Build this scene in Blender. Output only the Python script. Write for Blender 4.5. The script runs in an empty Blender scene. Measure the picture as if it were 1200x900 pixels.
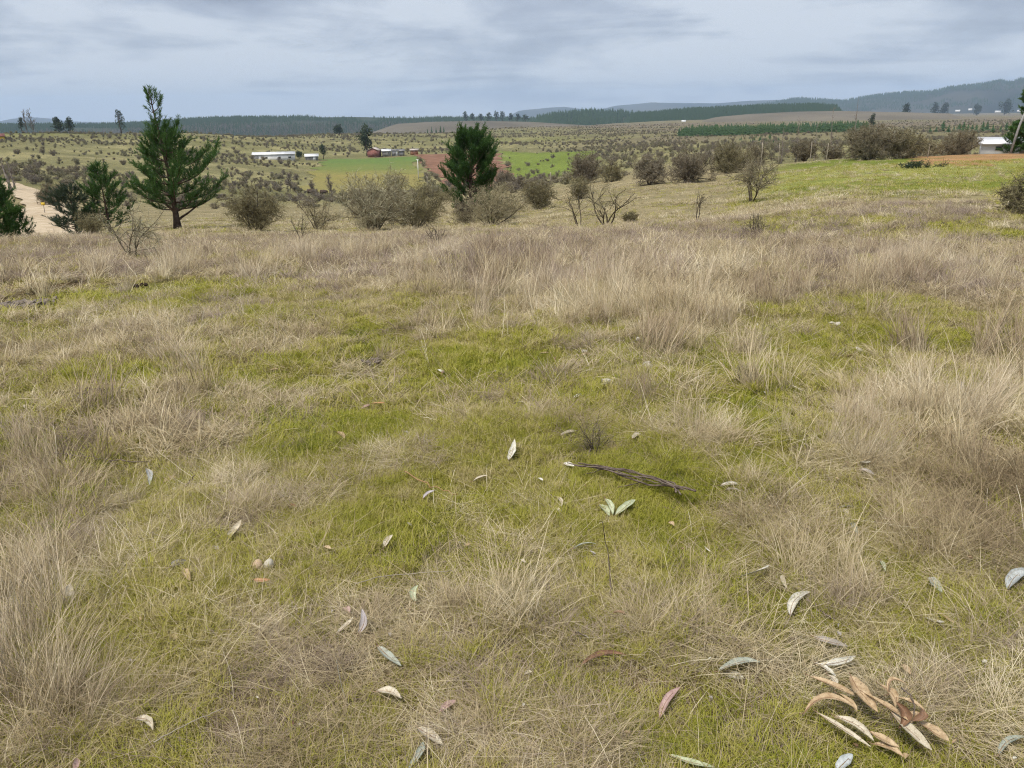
import bpy, math, random
import numpy as np
from mathutils import Vector, Matrix
S = bpy.context.scene
COL = S.collection
RNG = np.random.default_rng(7)
random.seed(7)

# ------------------------------------------------------------------ camera, sky, sun, exposure
FPX, PITCH, ROLL, CAMH = 920.0, math.atan(315 / 920.0), 0.0133, 1.6
F = np.array([0, math.cos(PITCH), -math.sin(PITCH)])
U0 = np.array([0, math.sin(PITCH), math.cos(PITCH)]); R0 = np.array([1.0, 0, 0])
RV = R0 * math.cos(ROLL) - U0 * math.sin(ROLL)
UV = U0 * math.cos(ROLL) + R0 * math.sin(ROLL)
cam_d = bpy.data.cameras.new('camera'); cam = bpy.data.objects.new('camera', cam_d); COL.objects.link(cam)
cam_d.sensor_width = 36; cam_d.lens = 36 * FPX / 1200; cam_d.clip_start = 0.05; cam_d.clip_end = 60000
cam.matrix_world = Matrix(((RV[0], UV[0], -F[0], 0), (RV[1], UV[1], -F[1], 0), (RV[2], UV[2], -F[2], CAMH), (0, 0, 0, 1)))
S.camera = cam
S.render.engine = 'CYCLES'
S.view_settings.view_transform = 'Standard'; S.view_settings.look = 'None'
S.view_settings.exposure = 1.46; S.view_settings.gamma = 1
S.cycles.use_denoising = True; S.cycles.denoising_prefilter = 'NONE'; S.cycles.denoising_input_passes = 'RGB_ALBEDO_NORMAL'; S.cycles.pixel_filter_type = 'BLACKMAN_HARRIS'; S.cycles.filter_width = 1.15
S.cycles.max_bounces = 6; S.cycles.diffuse_bounces = 3; S.cycles.transmission_bounces = 3; S.cycles.glossy_bounces = 2
S.cycles.volume_bounces = 2
S.cycles.use_adaptive_sampling = True; S.cycles.adaptive_threshold = 0.02; S.cycles.adaptive_min_samples = 16
SUN_EL, SUN_AZ = math.radians(60), math.radians(-140)   # azimuth measured from +Y toward +X: behind and to the left

def nd(nt, t, **kw):
    n = nt.nodes.new(t)
    for k, v in kw.items():
        if k.startswith('i_'):
            n.inputs[k[2:].replace('_', ' ')].default_value = v
        else:
            setattr(n, k, v)
    return n

w = bpy.data.worlds.new('World'); S.world = w; w.use_nodes = True
nt = w.node_tree; nt.nodes.clear(); L = nt.links.new
out = nd(nt, 'ShaderNodeOutputWorld')
sky = nd(nt, 'ShaderNodeTexSky', sky_type='NISHITA', sun_disc=False, sun_elevation=SUN_EL, sun_rotation=SUN_AZ)
bg1 = nd(nt, 'ShaderNodeBackground', i_Strength=0.05); L(sky.outputs[0], bg1.inputs[0])
tc = nd(nt, 'ShaderNodeTexCoord'); sep = nd(nt, 'ShaderNodeSeparateXYZ'); L(tc.outputs['Generated'], sep.inputs[0])
zc = nd(nt, 'ShaderNodeMath', operation='MAXIMUM'); L(sep.outputs[2], zc.inputs[0]); zc.inputs[1].default_value = 0.0
za = nd(nt, 'ShaderNodeMath', operation='ADD'); L(zc.outputs[0], za.inputs[0]); za.inputs[1].default_value = 0.09
dx = nd(nt, 'ShaderNodeMath', operation='DIVIDE'); L(sep.outputs[0], dx.inputs[0]); L(za.outputs[0], dx.inputs[1])
dy = nd(nt, 'ShaderNodeMath', operation='DIVIDE'); L(sep.outputs[1], dy.inputs[0]); L(za.outputs[0], dy.inputs[1])
cmb = nd(nt, 'ShaderNodeCombineXYZ'); L(dx.outputs[0], cmb.inputs[0]); L(dy.outputs[0], cmb.inputs[1])
mp = nd(nt, 'ShaderNodeMapping'); mp.inputs['Scale'].default_value = (0.42, 0.72, 1); mp.inputs['Rotation'].default_value = (0, 0, 0.25)
mp.inputs['Location'].default_value = (5.3, 0.4, 0); L(cmb.outputs[0], mp.inputs[0])
n1 = nd(nt, 'ShaderNodeTexNoise'); n1.inputs['Scale'].default_value = 1.0; n1.inputs['Detail'].default_value = 9; n1.inputs['Roughness'].default_value = 0.58
n1.inputs['Distortion'].default_value = 0.9; L(mp.outputs[0], n1.inputs[0])
hz_ = nd(nt, 'ShaderNodeMapRange'); L(zc.outputs[0], hz_.inputs['Value']); hz_.inputs['From Min'].default_value = 0.0; hz_.inputs['From Max'].default_value = 0.16; hz_.inputs['To Min'].default_value = 0.10; hz_.inputs['To Max'].default_value = 0.0
ad_ = nd(nt, 'ShaderNodeMath', operation='ADD'); mp2 = nd(nt, 'ShaderNodeMapping'); mp2.inputs['Scale'].default_value = (4.2, 4.2, 13); mp2.inputs['Location'].default_value = (1.3, 0.2, 4.4); L(tc.outputs['Generated'], mp2.inputs[0])
n2 = nd(nt, 'ShaderNodeTexNoise'); n2.inputs['Scale'].default_value = 1.0; n2.inputs['Detail'].default_value = 8; n2.inputs['Roughness'].default_value = 0.56; n2.inputs['Distortion'].default_value = 0.3; L(mp2.outputs[0], n2.inputs[0])
mx2 = nd(nt, 'ShaderNodeMix', data_type='FLOAT'); mx2.inputs[0].default_value = 0.66; L(n1.outputs[0], mx2.inputs[2]); L(n2.outputs[0], mx2.inputs[3]); L(mx2.outputs[0], ad_.inputs[0]); L(hz_.outputs[0], ad_.inputs[1])
cr = nd(nt, 'ShaderNodeValToRGB'); L(ad_.outputs[0], cr.inputs[0])
e = cr.color_ramp.elements
e[0].position = 0.41; e[0].color = (0.20, 0.22, 0.275, 1)
e[1].position = 0.605; e[1].color = (0.50, 0.53, 0.585, 1)
m_ = e.new(0.465); m_.color = (0.265, 0.292, 0.36, 1)
m_ = e.new(0.53); m_.color = (0.345, 0.378, 0.45, 1)
bg2 = nd(nt, 'ShaderNodeBackground', i_Strength=0.52); L(cr.outputs[0], bg2.inputs[0])
mx = nd(nt, 'ShaderNodeMixShader'); mx.inputs[0].default_value = 0.9
L(bg1.outputs[0], mx.inputs[1]); L(bg2.outputs[0], mx.inputs[2]); L(mx.outputs[0], out.inputs[0])

sun_d = bpy.data.lights.new('sun', 'SUN'); sun_d.energy = 1.5; sun_d.angle = math.radians(15); sun_d.color = (1, 0.95, 0.87)
sun = bpy.data.objects.new('sun', sun_d); COL.objects.link(sun)
sd = Vector((math.sin(SUN_AZ) * math.cos(SUN_EL), math.cos(SUN_AZ) * math.cos(SUN_EL), math.sin(SUN_EL)))
sun.rotation_euler = sd.to_track_quat('Z', 'Y').to_euler()

# ------------------------------------------------------------------ maths
def ray(u, v):
    u = np.asarray(u, float); v = np.asarray(v, float)
    xc = (u - 600) / FPX; yc = (450 - v) / FPX
    return xc[..., None] * RV + yc[..., None] * UV + F
def tanel(u, v):
    d = ray(u, v); return -d[..., 2] / np.hypot(d[..., 0], d[..., 1])
def project(p):
    p = np.asarray(p, float) - np.array([0, 0, CAMH])
    zf = p @ F
    return 600 + FPX * (p @ RV) / zf, 450 - FPX * (p @ UV) / zf
def sstep(a, b, x):
    t = np.clip((x - a) / (b - a), 0, 1); return t * t * (3 - 2 * t)
def hash2(ix, iy, s):
    h = (ix.astype(np.int64) * 374761393 + iy.astype(np.int64) * 668265263 + s * 1274126177) & 0xffffffff
    h = ((h ^ (h >> 13)) * 1274126177) & 0xffffffff
    return ((h ^ (h >> 16)) & 0xffff) / 65535.0
def vnoise(x, y, s=0):
    x = np.asarray(x, float); y = np.asarray(y, float)
    ix = np.floor(x); iy = np.floor(y); fx = x - ix; fy = y - iy
    fx = fx * fx * (3 - 2 * fx); fy = fy * fy * (3 - 2 * fy)
    a = hash2(ix, iy, s); b = hash2(ix + 1, iy, s); c = hash2(ix, iy + 1, s); d = hash2(ix + 1, iy + 1, s)
    return (a * (1 - fx) + b * fx) * (1 - fy) + (c * (1 - fx) + d * fx) * fy
def fbm(x, y, s=0, o=3):
    t = 0; a = 0.5; n = 0
    for i in range(o):
        t = t + a * vnoise(x * 2**i + 17 * i, y * 2**i - 9 * i, s + i); n += a; a *= 0.5
    return t / n

# ------------------------------------------------------------------ terrain height
RT = [20, 40, 60, 90, 130, 230, 350, 500, 700, 1000, 1500, 2500, 4000, 14000]
TT = {0:    [289, -3.3, 279, 246, 219, 197, 172, 157, -15, -30, -45, -48, -48, -48],
      200:  [289, 269, 262, 250, 238, 208, 180, 156, -15, -30, -45, -48, -48, -48],
      400:  [287, 267, 258, 247, 238, 221, 187, 168, 157, -28, -42, -46, -48, -48],
      600:  [280, 260, 243, 229, 222, 212, 185, 168, 158, 150, -24, -36, -44, -46],
      800:  [271, 243, 217, 202, 192, 176, 166, 159, 153, 147, 142, -16, -18, -25],
      1000: [256, 220, 199, 186, -6, 172, 164, 154, 149, 144, 139, -16, -18, -25],
      1200: [262, 216, 194, 180, -4.5, 170, 161, 152, 147, 142, 138, -16, -18, -25]}
RN = [0.01, 2, 5, 8, 12]; ZN = [0, -0.03, -0.10, -0.22, -0.46]
def pchip(xk, yk, x):
    xk = np.asarray(xk, float); yk = np.asarray(yk, float)
    h = np.diff(xk); dlt = np.diff(yk) / h; m = np.zeros_like(yk)
    for i in range(1, len(xk) - 1):
        if dlt[i - 1] * dlt[i] > 0:
            w1 = 2 * h[i] + h[i - 1]; w2 = h[i] + 2 * h[i - 1]
            m[i] = (w1 + w2) / (w1 / dlt[i - 1] + w2 / dlt[i])
    m[0] = dlt[0]; m[-1] = dlt[-1]
    i = np.clip(np.searchsorted(xk, x) - 1, 0, len(xk) - 2)
    t = (x - xk[i]) / h[i]; t2 = t * t; t3 = t2 * t
    return yk[i] * (2 * t3 - 3 * t2 + 1) + h[i] * m[i] * (t3 - 2 * t2 + t) + yk[i + 1] * (3 * t2 - 2 * t3) + h[i] * m[i + 1] * (t3 - t2)
LG = np.linspace(math.log(0.4), math.log(14000), 900)
CU = sorted(TT)
def az_of(u):
    d = ray(u, 200); return np.arctan2(d[..., 0], d[..., 1])
CAZ = np.array([float(az_of(u)) for u in CU])
PROF = []
for u in CU:
    zz = [(t if t < 0 else CAMH - r * float(tanel(u, t))) for r, t in zip(RT, TT[u])]
    PROF.append(pchip(np.log(RN + RT), ZN + zz, LG))
PROF = np.array(PROF)
# behind the camera the two edge profiles meet in gently falling ground
AZK = np.concatenate([[-math.pi, -1.3], CAZ, [1.3, math.pi]])
back = 0.5 * (PROF[0] + PROF[-1])
PK = np.vstack([back, PROF[0], PROF, PROF[-1], back])
def H(x, y, bumps=True):
    x = np.asarray(x, float); y = np.asarray(y, float)
    r = np.maximum(np.hypot(x, y), 0.41); az = np.arctan2(x, y)
    k = np.clip((np.log(r) - LG[0]) / (LG[1] - LG[0]), 0, len(LG) - 1.001); i = k.astype(int); f = k - i
    j = np.clip(np.searchsorted(AZK, az) - 1, 0, len(AZK) - 2)
    t = (az - AZK[j]) / (AZK[j + 1] - AZK[j]); t = t * t * (3 - 2 * t) * 0.6 + t * 0.4
    za = PK[j, i] * (1 - f) + PK[j, i + 1] * f; zb = PK[j + 1, i] * (1 - f) + PK[j + 1, i + 1] * f
    z = za * (1 - t) + zb * t
    if bumps:
        near = 1 - sstep(6, 30, r)
        z = z + near * (0.11 * (fbm(x * 1.1, y * 1.1, 3, 2) - .5) + 0.014 * (vnoise(x * 5.5, y * 5.5, 5) - .5))
        z = z + 0.25 * sstep(12, 30, r) * (fbm(x / 5, y / 5, 11) - .5) + 1.5 * sstep(120, 400, r) * (fbm(x / 60, y / 60, 13) - .5)
    return z
HR = np.exp(np.linspace(math.log(1.2), math.log(12000), 1500))
def hit(u, v):
    d = ray(u, v); h = math.hypot(d[0], d[1]); tx, ty, tz = d[0] / h, d[1] / h, d[2] / h
    g = CAMH + tz * HR - H(tx * HR, ty * HR)
    k = np.nonzero(g < 0)[0]
    k = k[0] if len(k) else len(HR) - 1
    if k > 0:
        t = g[k - 1] / (g[k - 1] - g[k]); r = HR[k - 1] + (HR[k] - HR[k - 1]) * t
    else: r = HR[0]
    return np.array([tx * r, ty * r, float(H(tx * r, ty * r))])
def at(u, r, v=200):
    """ground point in the direction of picture column u at range r"""
    d = ray(u, v); h = math.hypot(d[0], d[1]); x, y = d[0] / h * r, d[1] / h * r
    return np.array([x, y, float(H(x, y))])
def ztop(u, v, r): return CAMH - r * float(tanel(u, v))
def px2m(u, v, r):           # metres per picture pixel at range r
    d = ray(u, v); return r / math.hypot(d[0], d[1]) / FPX

# ------------------------------------------------------------------ mesh helpers
def link(o, parent=None):
    COL.objects.link(o)
    if parent is not None: o.parent = parent
    return o
def mesh_np(name, V, faces, mats=(), smooth=False, attrs=None, mat_idx=None):
    """V (n,3); faces: list of (m,k) int arrays with k 3 or 4"""
    me = bpy.data.meshes.new(name)
    V = np.asarray(V, np.float32)
    me.vertices.add(len(V)); me.vertices.foreach_set('co', V.ravel())
    fl = [np.asarray(f, np.int32) for f in faces if len(f)]
    loops = np.concatenate([f.ravel() for f in fl]); cnt = np.concatenate([np.full(len(f), f.shape[1], np.int32) for f in fl])
    st = np.concatenate([[0], np.cumsum(cnt)[:-1]]).astype(np.int32)
    me.loops.add(len(loops)); me.loops.foreach_set('vertex_index', loops)
    me.polygons.add(len(cnt)); me.polygons.foreach_set('loop_start', st); me.polygons.foreach_set('loop_total', cnt)
    if smooth: me.polygons.foreach_set('use_smooth', np.ones(len(cnt), bool))
    if mat_idx is not None: me.polygons.foreach_set('material_index', np.asarray(mat_idx, np.int32))
    for m in mats: me.materials.append(m)
    for k, (typ, dat) in (attrs or {}).items():
        a = me.attributes.new(k, typ, 'POINT')
        if typ == 'FLOAT': a.data.foreach_set('value', np.asarray(dat, np.float32).ravel())
        elif typ == 'FLOAT_COLOR':
            c = np.ones((len(V), 4), np.float32); c[:, :3] = dat; a.data.foreach_set('color', c.ravel())
        elif typ == 'FLOAT_VECTOR': a.data.foreach_set('vector', np.asarray(dat, np.float32).ravel())
        elif typ == 'INT': a.data.foreach_set('value', np.asarray(dat, np.int32).ravel())
    me.update(calc_edges=True)
    return me
def tag(o, label=None, cat=None, group=None, kind=None):
    if label: o['label'] = label
    if cat: o['category'] = cat
    if group: o['group'] = group
    if kind: o['kind'] = kind
    return o
def mobj(name, me, parent=None): return link(bpy.data.objects.new(name, me), parent)
def empty(name, loc=(0, 0, 0), rz=0):
    o = bpy.data.objects.new(name, None); COL.objects.link(o); o.location = loc; o.rotation_euler = (0, 0, rz); o.empty_display_size = .1
    return o
def copy_tree(o, parent=None):
    c = o.copy(); COL.objects.link(c); c.parent = parent
    for ch in o.children: copy_tree(ch, c)
    return c
class MB:
    """collects boxes, tubes, prisms into one mesh"""
    def __init__(s): s.V = []; s.T = []; s.Q = []; s.n = 0; s.mi = []; s.C = []
    def add(s, V, T=(), Q=(), c=0.5):
        V = np.asarray(V, float); s.V.append(V); s.C.append(np.full(len(V), c))
        if len(T): s.T.append(np.asarray(T, int) + s.n)
        if len(Q): s.Q.append(np.asarray(Q, int) + s.n)
        s.n += len(V)
    def box(s, lo, hi):
        x0, y0, z0 = lo; x1, y1, z1 = hi
        s.add([(x0, y0, z0), (x1, y0, z0), (x1, y1, z0), (x0, y1, z0), (x0, y0, z1), (x1, y0, z1), (x1, y1, z1), (x0, y1, z1)],
              Q=[(3, 2, 1, 0), (4, 5, 6, 7), (0, 1, 5, 4), (1, 2, 6, 5), (2, 3, 7, 6), (3, 0, 4, 7)])
    def tube(s, pts, rad, k=5, c=0.5, cap=True):
        pts = np.asarray(pts, float); n = len(pts); rad = np.broadcast_to(rad, n)
        tg = np.gradient(pts, axis=0); tg /= np.linalg.norm(tg, axis=1)[:, None] + 1e-9
        ref = np.array([0.3, 0.9, 0.1]) if abs(tg[0][2]) > .7 else np.array([0, 0, 1.0])
        a = np.cross(tg, ref); a /= np.linalg.norm(a, axis=1)[:, None] + 1e-9; b = np.cross(tg, a)
        th = np.arange(k) * 2 * math.pi / k
        V = pts[:, None] + rad[:, None, None] * (np.cos(th)[None, :, None] * a[:, None] + np.sin(th)[None, :, None] * b[:, None])
        V = V.reshape(-1, 3); i = np.arange(n - 1)[:, None] * k; j = np.arange(k)[None]
        Q = np.stack([i + j, i + (j + 1) % k, i + k + (j + 1) % k, i + k + j], -1).reshape(-1, 4)
        T = []
        if cap:
            V = np.vstack([V, pts[:1], pts[-1:]]); c0 = n * k
            T = [(c0, (q + 1) % k, q) for q in range(k)] + [(c0 + 1, (n - 1) * k + q, (n - 1) * k + (q + 1) % k) for q in range(k)]
        s.add(V, T=T, Q=Q, c=c)
    def strip(s, pts, wid, c=0.5, side=None):
        """thin twig: flat ribbon, tapering"""
        pts = np.asarray(pts, float); n = len(pts)
        tg = pts[-1] - pts[0]
        if side is None:
            side = np.cross(tg, RNG.normal(size=3))
        side = side / (np.linalg.norm(side) + 1e-9)
        wv = np.linspace(wid, wid * .3, n)[:, None] * .5
        V = np.empty((2 * n, 3)); V[0::2] = pts - side * wv; V[1::2] = pts + side * wv
        i = np.arange(n - 1) * 2
        s.add(V, Q=np.stack([i, i + 1, i + 3, i + 2], 1), c=c)
    def build(s, name, mats, parent=None, smooth=False, mesh_only=False):
        V = np.vstack(s.V)
        fs = []
        if s.T: fs.append(np.vstack(s.T))
        if s.Q: fs.append(np.vstack(s.Q))
        mats = mats if isinstance(mats, (list, tuple)) else [mats]
        me = mesh_np(name, V, fs, mats, smooth, {'bl': ('FLOAT', np.concatenate(s.C))})
        if mesh_only: return me
        return mobj(name, me, parent)

# ------------------------------------------------------------------ materials
def new_mat(name):
    m = bpy.data.materials.new(name); m.use_nodes = True; m.node_tree.nodes.clear(); return m
def ramp(nt, fac, stops, interp='LINEAR'):
    r = nd(nt, 'ShaderNodeValToRGB'); r.color_ramp.interpolation = interp
    el = r.color_ramp.elements
    while len(el) < len(stops): el.new(0.5)
    for q, (p, c) in zip(el, stops): q.position = p; q.color = (*c, 1)
    if fac is not None: nt.links.new(fac, r.inputs[0])
    return r.outputs[0]
def math_(nt, op, a, b=None, clamp=False):
    n = nd(nt, 'ShaderNodeMath', operation=op); n.use_clamp = clamp
    for i, q in enumerate((a, b)):
        if q is None: continue
        if isinstance(q, (int, float)): n.inputs[i].default_value = q
        else: nt.links.new(q, n.inputs[i])
    return n.outputs[0]
def mixc(nt, fac, a, b, blend='MIX'):
    n = nd(nt, 'ShaderNodeMix', data_type='RGBA', blend_type=blend)
    for i, q in ((0, fac), (6, a), (7, b)):
        if isinstance(q, (int, float)): n.inputs[i].default_value = q
        elif isinstance(q, tuple): n.inputs[i].default_value = (*q, 1)
        else: nt.links.new(q, n.inputs[i])
    return n.outputs[2]
def noise(nt, scale, detail=4, rough=.55, vec=None, coord='Object'):
    n = nd(nt, 'ShaderNodeTexNoise'); n.inputs['Scale'].default_value = scale; n.inputs['Detail'].default_value = detail; n.inputs['Roughness'].default_value = rough
    if vec is None:
        t = nd(nt, 'ShaderNodeTexCoord'); vec = t.outputs[coord]
    nt.links.new(vec, n.inputs['Vector']); return n.outputs[0]
def attr(nt, name, typ='GEOMETRY', o='Fac'):
    a = nd(nt, 'ShaderNodeAttribute', attribute_type=typ, attribute_name=name); return a.outputs[o]
def finish(m, col, rough=.85, spec=.2, transl=0, bump=None, bstr=.3, bdist=.02, metallic=0):
    nt = m.node_tree; o = nd(nt, 'ShaderNodeOutputMaterial'); p = nd(nt, 'ShaderNodeBsdfPrincipled')
    if isinstance(col, tuple): p.inputs['Base Color'].default_value = (*col, 1)
    else: nt.links.new(col, p.inputs['Base Color'])
    p.inputs['Roughness'].default_value = rough; p.inputs['Specular IOR Level'].default_value = spec; p.inputs['Metallic'].default_value = metallic
    if bump is not None:
        b = nd(nt, 'ShaderNodeBump'); b.inputs['Strength'].default_value = bstr; b.inputs['Distance'].default_value = bdist
        nt.links.new(bump, b.inputs['Height']); nt.links.new(b.outputs[0], p.inputs['Normal'])
    if transl:
        t = nd(nt, 'ShaderNodeBsdfTranslucent')
        if isinstance(col, tuple): t.inputs[0].default_value = (*col, 1)
        else: nt.links.new(col, t.inputs[0])
        mxs = nd(nt, 'ShaderNodeMixShader'); mxs.inputs[0].default_value = transl
        nt.links.new(p.outputs[0], mxs.inputs[1]); nt.links.new(t.outputs[0], mxs.inputs[2]); nt.links.new(mxs.outputs[0], o.inputs[0])
    else: nt.links.new(p.outputs[0], o.inputs[0])
    return m
def m_noise(name, c0, c1, scale=3, rough=.85, spec=.2, transl=0, bump=False, lo=.35, hi=.65, detail=5, bdist=.02, bstr=.4, metallic=0):
    m = new_mat(name); nt = m.node_tree; f = noise(nt, scale, detail)
    return finish(m, ramp(nt, f, [(lo, c0), (hi, c1)]), rough, spec, transl, f if bump else None, bstr, bdist, metallic)
def m_blade(name, stops, greens=None, transl=.3, rough=.6, up=.36, nscale=1.1):
    """per-blade colour from attribute bl, drifting over the pasture with a broad noise"""
    m = new_mat(name); nt = m.node_tree
    bl = attr(nt, 'bl'); tt = attr(nt, 'tint', 'INSTANCER'); ge = nd(nt, 'ShaderNodeNewGeometry')
    pn = math_(nt, 'ADD', math_(nt, 'MULTIPLY', noise(nt, nscale, 3, .6, ge.outputs['Position']), .6), math_(nt, 'MULTIPLY', noise(nt, nscale * 5, 3, .6, ge.outputs['Position']), .4)); pn = math_(nt, 'MULTIPLY', math_(nt, 'SUBTRACT', pn, .5), 1.7)
    f = math_(nt, 'ADD', math_(nt, 'ADD', math_(nt, 'MULTIPLY', bl, .6), math_(nt, 'MULTIPLY', tt, .45)), pn, True)
    c = ramp(nt, f, stops)
    if greens:
        h = attr(nt, 'h'); g = math_(nt, 'MULTIPLY', math_(nt, 'SUBTRACT', 1.0, math_(nt, 'MULTIPLY', h, 2.2), True), .7)
        c = mixc(nt, g, c, greens)
    finish(m, c, rough, .25, transl)
    # thin soft blades scatter light upward: lean the shading normal to the sky
    v1 = nd(nt, 'ShaderNodeVectorMath', operation='SCALE'); v1.inputs['Scale'].default_value = 1 - up; nt.links.new(ge.outputs['Normal'], v1.inputs[0])
    v2 = nd(nt, 'ShaderNodeVectorMath', operation='ADD'); nt.links.new(v1.outputs[0], v2.inputs[0]); v2.inputs[1].default_value = (0, 0, up)
    v3 = nd(nt, 'ShaderNodeVectorMath', operation='NORMALIZE'); nt.links.new(v2.outputs[0], v3.inputs[0])
    for n in nt.nodes:
        if n.type == 'BSDF_PRINCIPLED': nt.links.new(v3.outputs[0], n.inputs['Normal'])
    return m
def m_twig(name, stops, transl=0, rough=.85):
    m = new_mat(name); nt = m.node_tree; bl = attr(nt, 'bl')
    oi = nd(nt, 'ShaderNodeObjectInfo')
    f = math_(nt, 'ADD', math_(nt, 'MULTIPLY', bl, .8), math_(nt, 'MULTIPLY', oi.outputs['Random'], .2), True)
    return finish(m, ramp(nt, f, stops), rough, .15, transl)
# ------------------------------------------------------------------ where the dry grass stands and where it is mossy
def patch(u, v, du, dv, w_):
    c = hit(u, v); r = math.hypot(c[0], c[1]); a = hit(u, v - dv); b = hit(u, v + dv)
    rr = max(.12, .5 * (math.hypot(a[0], a[1]) - math.hypot(b[0], b[1]))); rl = du * px2m(u, v, r)
    return (c[0], c[1], c[0] / r, c[1] / r, rr, rl, w_)
DRY = [patch(*p) for p in [
    (120, 400, 210, 30, .9), (300, 385, 120, 22, .7), (760, 345, 190, 50, 1.0), (700, 330, 200, 40, .8), (60, 520, 110, 80, .85), (190, 500, 70, 55, .75),
    (40, 690, 85, 120, .9), (60, 860, 130, 70, .95), (250, 480, 60, 40, .5), (300, 585, 55, 55, .8), (400, 585, 45, 40, .6), (1120, 480, 140, 85, 1.1),
    (1120, 620, 110, 60, .85), (900, 600, 75, 50, .75), (835, 515, 42, 22, .75), (960, 690, 95, 60, .85), (590, 715, 85, 55, 1.0), (350, 840, 100, 60, .85),
    (220, 700, 60, 40, .35), (780, 700, 95, 40, .45), (650, 490, 40, 28, .5), (551, 505, 20, 16, .8), (1050, 730, 130, 60, .65), (1150, 780, 90, 60, .7),
    (510, 395, 40, 26, .6), (680, 640, 60, 30, .3), (480, 860, 60, 40, .4), (700, 850, 60, 40, .3), (860, 450, 50, 30, .45), (450, 520, 40, 25, .35)]]
BARE = [patch(*p) for p in [
    (170, 345, 230, 22, 1.0), (330, 338, 60, 10, .7), (1000, 340, 70, 14, .8), (880, 385, 60, 25, .6), (600, 420, 180, 35, .8), (480, 440, 80, 40, .7), (560, 570, 120, 60, .7),
    (680, 620, 90, 50, .5), (350, 420, 90, 25, .5), (720, 545, 90, 30, .6), (1000, 400, 70, 25, .4), (250, 660, 90, 40, .5), (760, 760, 90, 40, .3), (1060, 290, 60, 10, .5), (1180, 275, 60, 8, .5),
    (150, 790, 80, 50, .5)]]
def blobs(lst, x, y, sharp=1.0):
    o = np.zeros_like(x)
    for cx, cy, ax, ay, rr, rl, w_ in lst:
        dx, dy = x - cx, y - cy; a = (dx * ax + dy * ay) / rr; b = (dx * ay - dy * ax) / rl
        o = np.maximum(o, w_ * np.exp(-(a * a + b * b) * sharp))
    return o
def uof(x, y):          # picture column of a far ground point
    return 600 + FPX * np.tan(np.clip(np.arctan2(x, y), -1.4, 1.4)) * 1.033
def dryness(x, y):
    x = np.asarray(x, float); y = np.asarray(y, float); r = np.hypot(x, y)
    band = sstep(7.2, 9.5, r + 1.2 * (fbm(x / 2.2, y / 2.2, 21) - .5)) * (1 - sstep(18, 25, r + 3 * (fbm(x / 3, y / 3, 44) - .5) + 5 * sstep(700, 950, uof(x, y))))
    n = fbm(x * 1.1, y * 1.1, 31, 4); n2 = fbm(x * 3.2, y * 3.2, 37)
    base = .5 * sstep(.42, .66, n) + .5 * sstep(.46, .66, n2)
    d = np.maximum(np.maximum(band, base), blobs(DRY, x, y, 1.0) * (0.72 + .65 * n))
    d = d * (1 - .8 * blobs(BARE, x, y, 1.2)); return np.clip(sstep(.10, .86, d) + .05 * n2, 0, 1)
def inpoly(px, py, poly):
    poly = np.asarray(poly); c = np.zeros(np.shape(px), bool); j = len(poly) - 1
    for i in range(len(poly)):
        xi, yi = poly[i]; xj, yj = poly[j]
        k = ((yi > py) != (yj > py)) & (px < (xj - xi) * (py - yi) / (yj - yi + 1e-12) + xi); c ^= k; j = i
    return c
MEADOW = [hit(*c)[:2] for c in [(596, 206), (676, 205), (704, 176), (588, 176)]]; SOIL = [hit(*c)[:2] for c in [(1045, 187), (1075, 194), (1150, 192.5), (1225, 184), (1225, 178), (1055, 181.5)]]
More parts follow.
